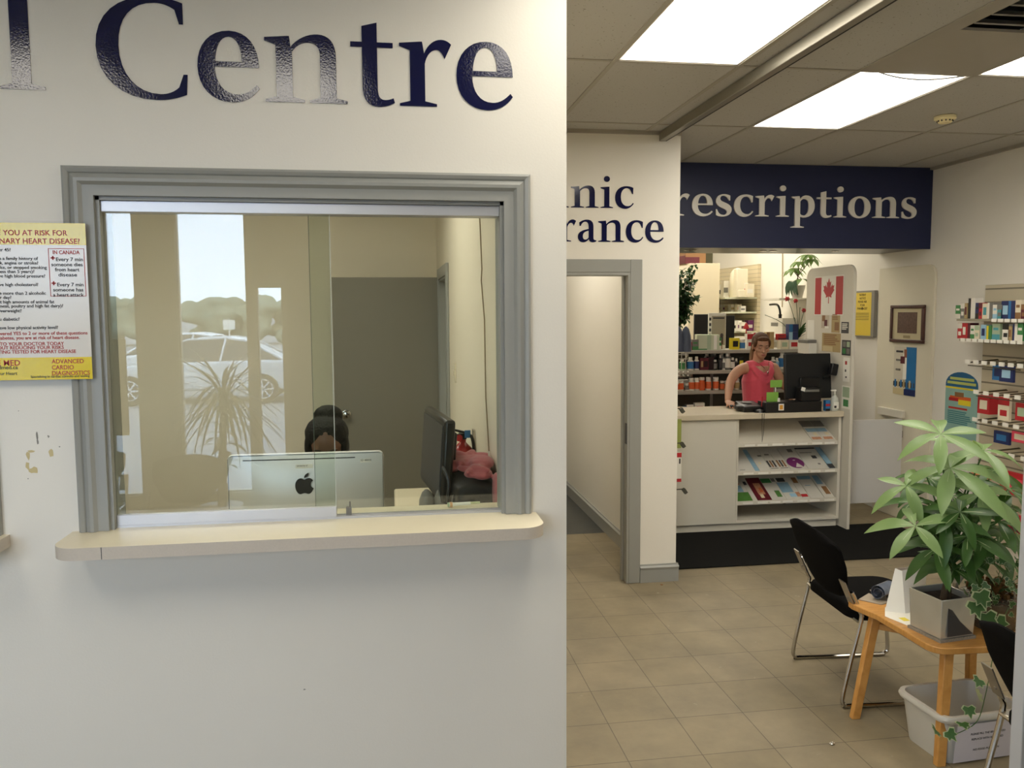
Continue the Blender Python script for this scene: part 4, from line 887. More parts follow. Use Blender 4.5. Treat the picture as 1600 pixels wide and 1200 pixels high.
F1 = [(.2, .85, .8, .95, 'gr')]
magazine(1, 2.885, 3.035, 'w', [(.05, .58, .28, .74, 'k'), (.15, .06, .45, .08, 'gr'), (.1, .85, .6, .9, 'gr')], 'white magazine with small brown oval, far left of the middle shelf')
magazine(1, 3.035, 3.075, 'b', [], 'light blue leaflet on the middle shelf between two white ones')
magazine(1, 3.078, 3.175, 'w', [(.3, .3, .5, .4, 'y'), (.6, .65, .95, .72, 'gr')], 'white magazine right of the light blue leaflet')
magazine(1, 3.178, 3.262, 'w', [(.05, .15, .25, .45, 'd'), (.35, .15, .55, .45, 'n'), (.65, .15, .85, .45, 'd'), (.1, .08, .9, .11, 'gr'), (.3, .7, .8, .76, 'gr')], 'white magazine with a row of dark figures, left of the pair')
magazine(1, 3.265, 3.35, 'w', [(.05, .15, .25, .45, 'n'), (.35, .15, .55, .45, 'd'), (.65, .15, .85, .45, 'n'), (.1, .08, .9, .11, 'gr')], 'white magazine with a row of brown figures, right of the pair', lift=.001)
magazine(1, 3.355, 3.51, 'w', [(.5, .8, .8, .95, 'gr')], 'white magazine with a big purple disc on the middle shelf', circ=1, lift=.002)
magazine(1, 3.515, 3.70, 'w', [(0, .94, 1, 1, 'd'), (.55, .48, .78, .62, 'd'), (.62, .2, .74, .26, 'gr'), (.1, .75, .7, .78, 'gr')], 'white magazine with dark header, right end of the middle shelf')
magazine(1, 3.705, 3.755, 'b', [(0, 0, 1, .2, 'd')], 'blue edged leaflet leaning at the right end of the middle shelf', lift=.003)
magazine(0, 3.545, 3.65, 'w', [(.1, .45, 1, .62, 'b'), (.0, .7, 1, 1, 'gr'), (.1, .08, .9, .2, 'k'), (.15, .28, .35, .44, 'w'), (.5, .25, .8, .42, 'y')], 'pale brochure with a blue band, left one on the top shelf')
magazine(0, 3.652, 3.752, 'w', [(.0, .45, .9, .62, 'b'), (.0, .7, 1, 1, 'gr'), (.1, .08, .9, .2, 'k'), (.5, .28, .85, .42, 'y')], 'pale brochure with a blue band, right end of the top shelf')
magazine(2, 2.885, 3.02, 'w', [(0, 0, 1, .38, 'g'), (.35, .4, .75, .68, 'b'), (.0, .45, .3, .6, 'k'), (.3, .72, .7, .78, 'k')], 'magazine with green field and pale sky, left of the bottom shelf')
magazine(2, 3.022, 3.06, 'w', [(.0, .7, .7, .85, 'd')], 'narrow white leaflet beside the maroon magazine')
magazine(2, 3.065, 3.19, 'm', [(.3, .25, .8, .75, 'k'), (.5, .35, .75, .55, 'o'), (.35, .1, .6, .3, 'y')], 'maroon food magazine on the bottom shelf', lift=.001)
magazine(2, 3.193, 3.32, 'w', [(0, .75, .7, .95, 'gg'), (.5, .12, .85, .4, 'g'), (.75, .8, 1, .95, 'gr')], 'white magazine with green plant right of the maroon one')
magazine(2, 3.323, 3.47, 'w', [(0, .30, .7, .75, 'b'), (.35, .1, .75, .25, 'l'), (.1, .78, .6, .95, 'd'), (.75, .1, 1, .3, 'k')], 'pale blue magazine with dark strip, middle of the bottom shelf')
magazine(2, 3.473, 3.535, 'w', [(.1, .7, .8, .95, 'n'), (.0, .08, .9, .2, 'r')], 'narrow magazine with an orange brown picture on the bottom shelf')
magazine(2, 3.54, 3.66, 'w', [(.0, .85, 1, 1, 'b'), (.2, .55, .6, .58, 'b')], 'plain white magazine with blue top on the bottom shelf', lift=.001)
magazine(2, 3.665, 3.755, 'w', [(.2, .6, .8, 1, 'b'), (.4, .15, .9, .5, 'n')], 'white and blue magazine, right end of the bottom shelf', lift=.002)

# ------------------------------------------------------------------ shelving unit behind the clerk
t = thing('shelving_unit', 'grey steel shelving unit with medicine bottles behind the counter', 'shelving unit', (3.4, 7.95, 0))
STEEL = P('shelf steel', '#a9a497', .45, var=.03); SDK = P('perforated back', '#5d5749', .6, var=.5, vscale=260)
m = MB(); m.box(2.2, 8.13, .05, 4.40, 8.15, 1.44); part('back_panel', m, SDK, t)
SZ = [.80, 1.06, 1.262, 1.462]
for i, z in enumerate(SZ):
    m = MB(); m.box(2.9 if i == 3 else 2.2, 7.8, z-.035, 4.40, 8.13, z); part('shelf', m, STEEL, t, bevel=.004)
m = MB(); m.box(2.2, 7.8, 0, 4.40, 8.13, .10); part('base', m, STEEL, t)
for x in (2.2, 3.3, 4.37): m = MB(); m.box(x, 8.12, 0, x+.03, 8.16, 1.46); part('post', m, STEEL, t)
CAPW = P('bottle cap white', '#d9d6cc', .4)
COLS = {'white': WHITEP, 'orange': ORANGE, 'blue': BLUE, 'navy': NAVY, 'green': GREEN, 'red': RED, 'maroon': MAROON, 'yellow': YEL, 'grey': GREYP, 'black': BLACKP, 'teal': TEAL, 'brown': BROWN, 'tan': TAN, 'pale green': LGREEN, 'pink': PINK, 'purple': PURP, 'light blue': LBLUE, 'cream': LAM, 'dark grey': DGREY}
ORD = ['first', 'second', 'third', 'fourth', 'fifth', 'sixth', 'seventh', 'eighth', 'ninth', 'tenth', 'eleventh', 'twelfth', 'thirteenth', 'fourteenth', 'fifteenth', 'sixteenth', 'seventeenth', 'eighteenth']
def bottle(x, y, z, r, h, body, lab, label, grp, cap='white', neck=.45, lt=.60):
    t = thing('medicine_bottle', label, 'bottle', (x, y, z), grp)
    m = MB(); b = h*.80
    m.lathe([(r*.92, 0), (r, h*.03), (r, h*.12), (r*1.01, h*.12), (r*1.01, h*lt), (r, h*lt), (r, h*.66), (r*.75, h*.74), (r*neck, h*.79), (r*neck, b)], (0, 0, 0), 14, mis=[0, 0, 0, 1, 1, 1, 0, 0, 0, 0])
    part('bottle_body', m, [COLS[body], COLS[lab]], t, local=True)
    m = MB(); m.lathe([(r*neck*1.2, b*.97), (r*neck*1.25, b), (r*neck*1.25, h*.98), (r*neck*1.1, h)], (0, 0, 0), 14); part('cap', m, COLS[cap], t, local=True)
    return t
def carton(x, y, z, w_, d, h, a, b, label, grp, name='carton', cat='box', rz=0, ax='-Y', style=0):
    """printed box; face marks on the side toward the aisle"""
    m = MB(); m.box(-w_/2, -d/2, 0, w_/2, d/2, h); f = -d/2-.0006
    if style == 0: m.box(-w_/2+.0005, f, h*.0+.001, w_/2-.0005, -d/2, h*.35, 1); m.box(-w_*.35, f, h*.6, w_*.3, -d/2, h*.75, 1)
    elif style == 1: m.box(-w_/2+.0005, f, h*.65, w_/2-.0005, -d/2, h-.001, 1); m.box(-w_*.3, f, h*.2, w_*.3, -d/2, h*.45, 1)
    elif style == 2: m.box(-w_*.32, f, h*.25, w_*.32, -d/2, h*.75, 1)
    else: m.box(-w_/2+.0005, f, .001, -w_*.1, -d/2, h-.001, 1)
    o = solo(name, m, [COLS[a], COLS[b]], label, cat, grp, origin=(0, 0, 0)); o.location = (x, y, z); o.rotation_euler = (0, 0, rz)
    bev(o, .001, 1); return o
def gx(px_, Y=7.9, y=560): return onY(px_, y, Y).x
# row A (upper bottle shelf, z 1.262)
rowA = [(1064, .030, .115, 'pale green', 'green'), (1076.5, .034, .13, 'white', 'blue'), (1086, .027, .135, 'white', 'navy'), (1094, .018, .12, 'maroon', 'tan'), (1100, .028, .12, 'maroon', 'black'), (1108, .028, .13, 'black', 'black'),
        (1115, .024, .10, 'black', 'grey'), (1123, .018, .15, 'black', 'dark grey'), (1128, .018, .11, 'white', 'grey'), (1134, .032, .17, 'grey', 'white'), (1142, .024, .12, 'black', 'white'), (1148, .02, .11, 'grey', 'black'), (1155, .03, .12, 'black', 'yellow'),
        (1205, .026, .12, 'white', 'grey'), (1211, .022, .11, 'white', 'light blue'), (1219, .034, .165, 'white', 'blue'), (1228, .026, .12, 'white', 'white'), (1236, .024, .12, 'white', 'tan'), (1248, .034, .15, 'white', 'grey')]
for i, (p, r, h, a, b) in enumerate(rowA):
    if a in ('maroon', 'black') and i in (3, 4, 5, 12): carton(gx(p), 7.87, 1.262, r*2, .05, h, a, b, '%s carton, %s item on the upper bottle shelf behind the clerk' % (a, ORD[i] if i < 18 else 'last'), 'items on the upper bottle shelf', style=2)
    else: bottle(gx(p), 7.86, 1.262, r, h, a, b, '%s bottle with %s label, %s item on the upper bottle shelf' % (a, b, ORD[i] if i < 18 else 'last'), 'items on the upper bottle shelf')
for k, (p, h) in enumerate([(1106, .17), (1118, .175), (1130, .16), (1075, .15), (1140, .17)]): bottle(gx(p, 8.0), 8.03, 1.262, .03, h, 'grey' if k % 2 else 'white', 'dark grey', 'tall dim bottle in the back row of the upper bottle shelf, %s from the pillar' % ['third', 'fourth', 'fifth', 'second', 'sixth'][k], 'back row bottles')
# row B (z 1.06) orange and white pill bottles
for i, (p, r, h, a, b) in enumerate([(1056.5, .022, .10, 'white', 'orange'), (1063, .027, .115, 'white', 'orange'), (1072, .022, .075, 'white', 'grey'), (1079, .03, .125, 'white', 'orange'), (1087.5, .026, .125, 'white', 'orange'), (1095.5, .030, .13, 'orange', 'orange'), (1105.5, .029, .13, 'white', 'orange'), (1117, .031, .13, 'white', 'orange'),
                                     (1127, .024, .09, 'brown', 'orange'), (1134, .024, .09, 'white', 'brown'), (1141, .026, .12, 'white', 'orange'), (1150, .026, .11, 'white', 'tan')]):
    bottle(gx(p, 7.88, 600), 7.86, 1.06, r, h, a, b, '%s pill bottle with %s label, %s on the lower bottle shelf' % (a, b, ORD[i]), 'pill bottles on the lower shelf', neck=.7, lt=.36 if a == 'white' else .6)
for i, p in enumerate([1062, 1070, 1078]): bottle(gx(p, 8.02, 590), 8.02, 1.06, .034, .155, 'grey', 'white', 'grey bottle behind the orange labelled ones, %s from the pillar' % ORD[i], 'back row pill bottles', neck=.7)
# row C (z .80)
for i, (p, w_, h, a, b) in enumerate([(1066, .06, .10, 'blue', 'navy'), (1076, .075, .12, 'grey', 'white'), (1091, .10, .135, 'white', 'red'), (1115, .10, .07, 'teal', 'navy'), (1130, .09, .06, 'navy', 'grey')]):
    carton(gx(p, 7.88, 625), 7.86, .80, w_, .05, h, a, b, '%s and %s package, %s on the lowest shelf behind the counter' % (a, b, ORD[i]), 'packages on the lowest shelf', style=i % 3)
# top row (z 1.462)
TG = 'packages on top of the shelving unit'
carton(gx(1073), 7.87, 1.462, .06, .06, .08, 'red', 'orange', 'small red and orange pack at the left end of the top shelf', TG)
carton(gx(1083), 7.87, 1.462, .065, .06, .105, 'grey', 'green', 'grey and green pack next to the big pale box', TG)
m = MB(); m.box(-.11, -.09, 0, .11, .09, .15); m.box(-.01, -.0906, .0, .03, -.09, .15, 1); m.box(.055, -.0906, .004, .085, -.09, .146, 2); m.box(-.11, -.0906, .0, -.01, -.09, .012, 3)
o = solo('carton', m, [C_('pale mint', '#c5ccb0'), LGREEN, PAPER, GREEN], 'large pale mint box on the left part of the top shelf', 'box', TG, origin=(0, 0, 0)); o.location = (gx(1106), 7.93, 1.462); o.rotation_euler = (0, 0, -.25)
carton(gx(1121), 7.85, 1.462, .025, .03, .12, 'green', 'white', 'thin dark green bottle-shaped pack right of the mint box', TG)
carton(gx(1145), 7.87, 1.462, .085, .06, .115, 'yellow', 'black', 'yellow box with black panel on the top shelf', TG, style=2)
bottle(gx(1156.5), 7.86, 1.462, .030, .105, 'white', 'blue', 'white jar with blue label beside the yellow box', TG, neck=.8)
carton(gx(1170), 7.90, 1.462, .07, .06, .155, 'white', 'red', 'white and red tall box left of the clerk\'s head', TG, style=1)
carton(gx(1182), 7.92, 1.462, .08, .06, .165, 'white', 'red', 'white and red box behind the clerk\'s head', TG, style=1)
carton(gx(1203), 7.93, 1.462, .08, .06, .17, 'tan', 'brown', 'tan gift bag sized box right of the clerk\'s head', TG, style=3)
carton(gx(1220), 7.86, 1.462, .09, .07, .09, 'cream', 'pale green', 'cream box with green picture right of the clerk', TG, style=2)
carton(gx(1219), 7.90, 1.553, .085, .06, .06, 'red', 'maroon', 'small red box lying on the cream box', TG)
carton(gx(1235), 7.86, 1.462, .105, .07, .09, 'white', 'red', 'white and red box under the two navy boxes', TG, style=2)
carton(gx(1235), 7.88, 1.553, .10, .07, .078, 'navy', 'light blue', 'lower navy box of the stack on the top shelf', TG, style=9)
carton(gx(1235), 7.88, 1.632, .10, .07, .078, 'navy', 'blue', 'upper navy box of the stack on the top shelf', TG, style=9)
carton(gx(1252), 7.87, 1.462, .09, .06, .08, 'tan', 'light blue', 'grey tan box at the right end of the top shelf', TG)
carton(gx(1128, 7.9), 7.98, 1.462, .05, .05, .10, 'maroon', 'brown', 'small maroon pack in front of the tall poster stand', TG)
# poster stand
t = thing('poster_stand', 'tall white framed poster display standing on the shelving unit', 'display', (gx(1121), 8.05, 1.462))
a = onY(1108, 489, 8.02); b = onY(1134, 560, 8.02)
m = MB(); m.box(a.x, 8.03, 1.462, b.x, 8.05, a.z); part('display_board', m, PAPER, t, bevel=.003)
m = MB(); m.box(a.x+.035, 8.026, 1.50, b.x-.008, 8.03, a.z-.03); m.box(a.x+.06, 8.024, 1.57, a.x+.10, 8.026, 1.60, 2); m.ell((b.x-.045, 8.024, 1.60), (.018, .002, .022), 8, 1); m.box(b.x-.065, 8.024, 1.51, b.x-.03, 8.026, 1.585, 1); m.box(a.x+.045, 8.024, a.z-.06, b.x-.02, 8.026, a.z-.045, 1); part('print', m, [C_('poster grey', '#a7a08c'), DGREY, RED], t)
m = MB()
for k in range(5): m.box(a.x+.006, 8.026, 1.53+.055*k, a.x+.026, 8.03, 1.56+.055*k)
part('slots', m, DGREY, t)
# red desk lamp toy (red cone)
m = MB(); c = onY(1166, 514, 7.98); m.lathe([(.028, 0), (.03, .01), (.02, .035), (.008, .06), (.002, .062)], (c.x, 7.98, c.z), 16); m.cyl((c.x, 7.98, 1.462), (c.x, 7.98, c.z), .006, n=8)
m.lathe([(.03, 0), (.03, .008)], (c.x, 7.98, 1.462), 14); solo('table_lamp', m, RED, 'small red cone-topped lamp on the top shelf', 'lamp')

# ------------------------------------------------------------------ dispensary behind
t = thing('tall_cabinet', 'tall cream cupboard at the back left of the dispensary', 'cabinet', (3.83, 9.9, 0))
m = MB(); m.box(3.62, 9.6, 0, 4.0, 10.6, 2.42); part('cabinet_body', m, P('cupboard cream', '#d8ccb0', .5, var=.01), t, bevel=.003)
m = MB(); m.box(3.612, 9.62, .1, 3.62, 10.08, 2.40); m.box(3.612, 10.10, .1, 3.62, 10.58, 2.40); part('door', m, CREAM, t, bevel=.002)
m = MB(); m.box(3.60, 9.70, 2.42, 3.86, 10.3, 2.75); m.box(3.598, 9.70, 2.42, 3.60, 10.3, 2.52, 1); m.box(3.60, 9.698, 2.42, 3.78, 9.70, 2.50, 1); solo('cardboard_box', m, [BROWN, MAROON], 'brown and red cardboard box on top of the tall cupboard', 'box', bevel=.003)
m = MB(); m.box(3.87, 9.75, 2.42, 3.97, 10.3, 2.72); solo('storage_box', m, C_('olive dark', '#3d3a22'), 'dark olive box beside the cardboard box on the cupboard', 'box', bevel=.003)
SLAT = slat_mat('slatwall cream', '#d5c8a8', .05, .62)
m = MB(); m.box(4.46, 9.54, .9, 4.499, 11.3, 2.41); t = thing('slatwall_panel', 'cream slatted wall panel with two stocked shelves in the dispensary', 'shelf', (4.48, 10.4, .9)); part('slat_board', m, SLAT, t)
for z in (2.01, 1.835, 1.60): part('shelf', MB().box(4.05, 9.55, z-.02, 4.46, 11.0, z), P('shelf pale', '#cfd0b8', .5), t, bevel=.002)
def lx(px_, y, X): return onX(px_, y, X)
# items: (px, y of base unused, depth X, w, h)
m = MB(); c = lx(1152, 460, 4.28)
m.lathe([(.085, 0), (.10, .05), (.10, .18), (.085, .30), (.05, .345), (.012, .36)], (c.x, c.y, 2.01), 20); m.obox((c.x-.03, c.y-.16, 2.01+.17), (.07, .05, .17)); m.box(c.x-.08, c.y-.22, 2.01, c.x+.08, c.y+.02, 2.10)
solo('water_distiller', m, P('appliance white', '#e4dcc4', .3), 'large rounded white appliance on the dispensary top shelf', 'appliance', bevel=.006)
DG = 'items on the dispensary shelves'
def dbox(px_, z, X, w_, d, h, col, lab, c2='white'):
    c = lx(px_, 480, X); m = MB(); m.box(c.x-w_/2, c.y-d/2, z, c.x+w_/2, c.y+d/2, z+h); m.box(c.x-w_/2, c.y-d/2-.0006, z+h*.3, c.x+w_*.3, c.y-d/2, z+h*.6, 1)
    return solo('carton', m, [COLS[col], COLS[c2]], lab, 'box', DG, bevel=.002)
dbox(1116, 2.01, 4.15, .07, .1, .10, 'white', 'small white box at the far end of the top dispensary shelf', 'grey')
dbox(1122, 2.01, 4.2, .10, .12, .17, 'white', 'white box with a dark window on the top dispensary shelf', 'dark grey')
dbox(1132, 2.01, 4.2, .07, .1, .21, 'white', 'tall white carton left of the rounded appliance', 'grey')
dbox(1163, 2.01, 4.3, .05, .09, .17, 'white', 'white carton with red mark right of the appliance', 'red')
dbox(1170, 2.01, 4.33, .09, .09, .16, 'cream', 'cream carton near the end of the top dispensary shelf')
for k, (p, w_, h, a, b) in enumerate([(1104, .08, .11, 'white', 'grey'), (1109, .04, .10, 'orange', 'white'), (1114, .05, .14, 'red', 'orange'), (1119, .08, .15, 'cream', 'white'), (1125, .07, .09, 'white', 'tan'), (1132, .08, .09, 'white', 'purple'), (1138, .06, .08, 'cream', 'grey'), (1146, .10, .09, 'white', 'tan'), (1153, .05, .09, 'cream', 'orange'), (1159, .06, .07, 'white', 'grey')]):
    dbox(p, 1.835, 4.2+.01*k, w_, .1, h, a, '%s and %s carton, %s on the second dispensary shelf' % (a, b, ORD[k]), b)
for k, (p, w_, h, a, b) in enumerate([(1148, .05, .12, 'white', 'black'), (1154, .05, .13, 'white', 'purple'), (1160, .06, .11, 'white', 'maroon'), (1171, .07, .13, 'purple', 'white'), (1140, .07, .12, 'white', 'grey')]):
    dbox(p, 1.60, (4.2+.02*k) if p < 1165 else 4.42, w_, .1, h, a, '%s and %s carton, %s on the third dispensary shelf' % (a, b, ORD[k]), b)
# black monitors at the dispensing desk
m = MB(); m.box(2.6, 8.7, .0, 4.4, 9.3, .92); solo('dispensing_desk', m, CW, 'white dispensing desk hidden behind the shelving unit', 'desk')
for (x0, y0, x1, y1, l) in ((1088, 491, 1108, 522, 'left black computer screen behind the top shelf'), (1132, 493, 1145, 525, 'black computer screen right of the poster stand')):
    a = onY(x0, y0, 8.95); b = onY(x1, y1, 8.95); t = thing('monitor', l, 'monitor', ((a.x+b.x)/2, 8.95, .92))
    m = MB(); m.box(a.x-.02, 8.95, b.z-.12, b.x+.02, 8.98, a.z); part('screen', m, BLACKP, t, bevel=.004)
    m = MB(); m.box((a.x+b.x)/2-.02, 8.98, .92, (a.x+b.x)/2+.02, 9.0, b.z); m.box((a.x+b.x)/2-.1, 8.88, .92, (a.x+b.x)/2+.1, 9.08, .93); part('stand', m, BLACKP, t)
# wall things on the right wall behind
m = MB(); c = lx(1213, 540, 4.3); m.box(4.12, 8.6, 1.50, 4.499, 9.45, 1.54); solo('wall_shelf', m, CW, 'white wall shelf behind the two navy boxes', 'shelf')
pp = [lx(1222, 398, 4.49), lx(1222, 480, 4.49)]; m = MB(); m.cyl(pp[0]+Vector((0, 0, .3)), pp[1], .006, n=8); solo('wall_conduit', m, P('conduit', '#a89878', .5), 'thin vertical conduit on the dispensary wall', 'conduit')
m = MB(); p = [lx(x, y, 4.35) for x, y in ((1203, 476), (1214, 476), (1218, 483), (1219, 491))]; m.tube(catmull(p, 4), .012, 8); m.cyl(p[3], p[3]-Vector((0, 0, .05)), .02, .016); solo('desk_faucet', m, BLACKP, 'black curved spout in front of the dispensary wall', 'faucet')
m = MB(); a = lx(1198, 497, 4.3); b = lx(1225, 513, 4.3); m.box(4.28, b.y, b.z-.1, 4.45, a.y, a.z); m.box(4.2795, b.y+.1, b.z+.02, 4.28, a.y-.15, b.z+.06, 1); solo('label_printer', m, [WHITEP, GREYP], 'white printer with a grey slot behind the top shelf', 'printer', bevel=.01)
# shelf with plants at top right
m = MB(); m.box(4.15, 8.35, 1.96, 4.499, 8.8, 1.98); solo('plant_shelf', m, CW, 'small white wall shelf carrying a potted plant', 'shelf')

# ------------------------------------------------------------------ foliage helper
def leaf(m, base, d, up, L, W, droop=.35, mi=0, seg=5, tipw=.0, fold=.18, pw=.85):
    d = Vector(d).normalized(); up = Vector(up); up = (up-d*up.dot(d)).normalized(); sd = d.cross(up)
    vs = []; p = Vector(base)
    for k in range(seg+1):
        u = k/seg; w_ = W*(math.sin(PI*u**pw)**.85 if 0 < u < 1 else (0.02 if u == 0 else tipw)); a = -droop*u
        q = p+d*(L*u*math.cos(a*.6))+up*(L*u*math.sin(a)); vs += [q-sd*w_+up*w_*fold, q, q+sd*w_+up*w_*fold]
    k0 = len(m.v); m.v += [tuple(v) for v in vs]
    for k in range(seg):
        a = k0+k*3; m.f += [(a, a+1, a+4, a+3), (a+1, a+2, a+5, a+4)]; m.m += [mi, mi]
def leafmat(name, c1, c2, rough=.4):
    m = P(name, c1, rough, var=.12, vscale=12); nt = m.node_tree; b = nt.nodes['Principled BSDF']
    try: b.inputs['Subsurface Weight'].default_value = 0
    except Exception: pass
    out = nt.nodes['Material Output']; tl = nt.nodes.new('ShaderNodeBsdfTranslucent'); tl.inputs[0].default_value = lin(c2)+(1,); mx = nt.nodes.new('ShaderNodeMixShader'); mx.inputs[0].default_value = .25
    nt.links.new(b.outputs[0], mx.inputs[1]); nt.links.new(tl.outputs[0], mx.inputs[2]); nt.links.new(mx.outputs[0], out.inputs[0]); return m
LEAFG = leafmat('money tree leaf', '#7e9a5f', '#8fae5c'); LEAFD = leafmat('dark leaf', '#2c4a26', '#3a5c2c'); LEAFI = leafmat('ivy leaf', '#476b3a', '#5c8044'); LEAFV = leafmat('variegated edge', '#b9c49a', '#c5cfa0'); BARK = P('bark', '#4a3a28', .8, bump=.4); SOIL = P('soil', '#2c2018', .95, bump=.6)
POTB = P('black pot', '#1b1e1c', .4)
# backlit shrub at the left of the dispensary
rf = random.Random(11)
t = thing('potted_plant', 'dark leafy plant hanging beside the pillar above the shelving', 'plant', (3.05, 8.25, 1.46))
m = MB(); m.lathe([(.07, 0), (.09, .10), (.095, .12)], (3.0, 8.3, 1.45), 18); part('pot', m, POTB, t)
st = MB(); fo = MB()
for k in range(34):
    ey = rf.uniform(412, 498); ex = rf.uniform(1052, 1086) if 430 < ey < 480 else rf.uniform(1052, 1080)
    if k < 6: ex, ey = [(1084, 414), (1087, 438), (1089, 463), (1077, 487), (1072, 498), (1080, 420)][k]
    e = onY(ex, ey, 8.25+rf.uniform(-.12, .15)); b = Vector((3.0, 8.3, 1.57)); mid = b.lerp(e, .55)+Vector((0, 0, .12)); pts = catmull([b, mid, e], 5); st.tube(pts, .003, 5)
    for q in range(3, len(pts)):
        for _ in range(4):
            o = Vector((rf.uniform(-.03, .03), rf.uniform(-.03, .03), rf.uniform(-.03, .03))); leaf(fo, pts[q]+o, (rf.uniform(-1, 1), rf.uniform(-1, 1), rf.uniform(-.8, .4)), (0, 0, 1), rf.uniform(.04, .065), .017, seg=3)
part('stems', st, BARK, t); part('foliage', fo, LEAFD, t, sharp=180)
# second plant, broad leaves
t = thing('potted_plant', 'green umbrella-leaf plant on the wall shelf left of the flag', 'plant', (4.3, 8.55, 1.98))
fo = MB(); st = MB(); pc = lx(1246, 455, 4.3); m = MB(); m.lathe([(.05, 0), (.075, .10), (.08, .13), (.0, .13)], (4.3, pc.y, 1.98), 18); part('pot', m, WHITEP, t)
for (x, y) in ((1249, 409), (1268, 405), (1242, 419), (1262, 398), (1252, 436), (1238, 422)):
    e = lx(x, y, 4.3+rf.uniform(-.05, .05)); st.tube(catmull([(4.3, pc.y, 2.1), Vector((4.3, pc.y, 2.2)), e], 4), .004, 5)
    for k in range(7): a = k*2*PI/7+rf.random(); leaf(fo, e, (math.cos(a), math.sin(a), .1), (0, 0, 1), rf.uniform(.11, .15), .025, droop=.7, seg=4)
part('stems', st, BARK, t); part('foliage', fo, leafmat('umbrella leaf', '#5c7a3a', '#7c9a4a'), t, sharp=180)
m = MB(); c = lx(1238, 447, 4.18); 
for k in range(9): a = -.9+k*.22; leaf(m, c+Vector((0, .02*k-.08, .06)), (-.2, .5*math.sin(a*3), -1), (-1, 0, 0), .17, .03, seg=4, droop=.2)
solo('trailing_leaves', m, P('trailing leaf', '#24452a', .5), 'dark drooping leaves hanging over the shelf edge left of the flag', 'plant')
# red flowers
t = thing('flower_plant', 'plant with red flowers above the two navy boxes', 'plant', (onY(1246, 540, 8.05).x, 8.02, 1.462)); cx_ = onY(1247, 540, 8.05).x
m = MB(); m.lathe([(.04, 0), (.055, .09), (.0, .09)], (cx_, 8.05, 1.462), 16); part('pot', m, POTB, t)
st = MB(); fl = MB(); fo = MB()
for (x, y, s) in ((1231, 467, 1), (1244, 470, .8), (1195, 492, 0), (1257, 485, .8), (1250, 480, 0), (1241, 496, 0)):
    e = onY(x, y, 8.05); st.tube(catmull([(cx_, 8.05, 1.55), ((cx_+e.x)/2, 8.05, (1.6+e.z)/2+.02), e], 4), .003, 5)
    if s:
        for k in range(6): a = k*PI/3; leaf(fl, e, (math.cos(a), .2, math.sin(a)*.8), (0, -1, 0), .028*s+.008, .011, seg=3)
for k in range(26): a = rf.uniform(0, 2*PI); leaf(fo, (cx_, 8.05, 1.56), (math.cos(a)*.6, math.sin(a)*.5, rf.uniform(.4, 1.6)), (0, 0, 1), rf.uniform(.12, .26), .016, droop=.5, seg=4)
part('stems', st, LEAFD, t); part('flowers', fl, C_('flower red', '#b9222e'), t, sharp=180); part('foliage', fo, LEAFD, t, sharp=180)
# blue-grey cloth pouches on a wire rack by the pillar
t = thing('display_rack', 'wire rack hung with blue grey pouches beside the pillar', 'rack', (2.72, 7.45, 0))
m = MB(); m.cyl((2.66, 7.5, .0), (2.66, 7.5, 1.80), .012, n=8); m.cyl((2.66, 7.5, 0), (2.66, 7.5, .02), .12)
for z in (1.40, 1.44, 1.48, 1.20): m.tube([(2.60, 7.45, z), (2.80, 7.45, z)], .004, 6)
for k in range(5): m.tube([(2.62+.04*k, 7.45, 1.46), (2.62+.04*k, 7.45, 1.26), (2.62+.04*k, 7.38, 1.255)], .0035, 6)
m.box(2.58, 7.42, .94, 2.74, 7.58, .955); part('wire_frame', m, CHROME, t)
m = MB()
for k in range(4):
    for z in (1.285, 1.25): m.ell((2.64+.045*k, 7.37, z), (.010, .006, .007), 8)
part('hook_tips', m, PAPER, t)
for k, (p, l) in enumerate(((1060, 0), (1072, 1))):
    a = onY(p, 500, 7.42); m = MB(); m.lathe([(.052, 0), (.055, .04), (.045, .15), (.030, .21), (.008, .235)], (a.x, 7.42, 1.47), 14); o = solo('cloth_pouch', m, P('blue grey cloth', '#4c5468', .6, var=.3, vscale=40), ['blue grey pouch hanging nearest the pillar', 'blue grey pouch hanging on the right of its pair'][l], 'pouch', 'pouches on the wire rack')
# pegs on the end of the clinic wall
for (z, l, ln) in (((684-0), 'upper', .27), (0, 'middle', .22), (0, 'lower', .29), (0, 'top', .26)):
    yy = {'upper': 694, 'middle': 742, 'lower': 766, 'top': 640}[l]; e = onY(1078, yy, 6.05); e.x = 1.965+ln; z0 = e.z
    m = MB(); m.tube([(1.941, 6.05, z0), (e.x, 6.05, z0+.012)], .004, 6); m.tube([(1.941, 6.05, z0-.03), (e.x-.06, 6.05, z0-.022)], .0035, 6); m.obox((e.x+.008, 6.05, z0-.004), (.012, .018, .02), Matrix.Rotation(-.6, 3, 'Y'), 1)
    solo('peg_hook', m, [P('dark wire', '#4c473c', .4, metal=.6), P('dark clip', '#4a4a40', .5)], '%s empty wire display hook sticking out behind the pillar' % l, 'hook', 'display hooks on the pillar end')
a = onY(1056, 706, 6.05); b = onY(1063, 752, 6.05); m = MB(); m.box(1.955, 6.03, b.z, b.x, 6.04, a.z); m.box(1.955, 6.0294, a.z-.04, b.x, 6.03, a.z-.004, 1); m.box(1.955, 6.0294, b.z, b.x, 6.03, b.z+.025, 1); m.box(b.x-.02, 6.0294, a.z-.09, b.x-.008, 6.03, a.z-.05, 2)
solo('hanging_pack', m, [PAPER, RED, DGREY], 'white and red pack hanging on a hook behind the pillar', 'package')
m = MB(); a = onY(1062, 655, 6.2); m.box(1.955, 6.2, a.z-.23, a.x+.015, 6.21, a.z); solo('hanging_card', m, C_('lime card', '#96a052'), 'lime green card hanging behind the pillar edge', 'card')
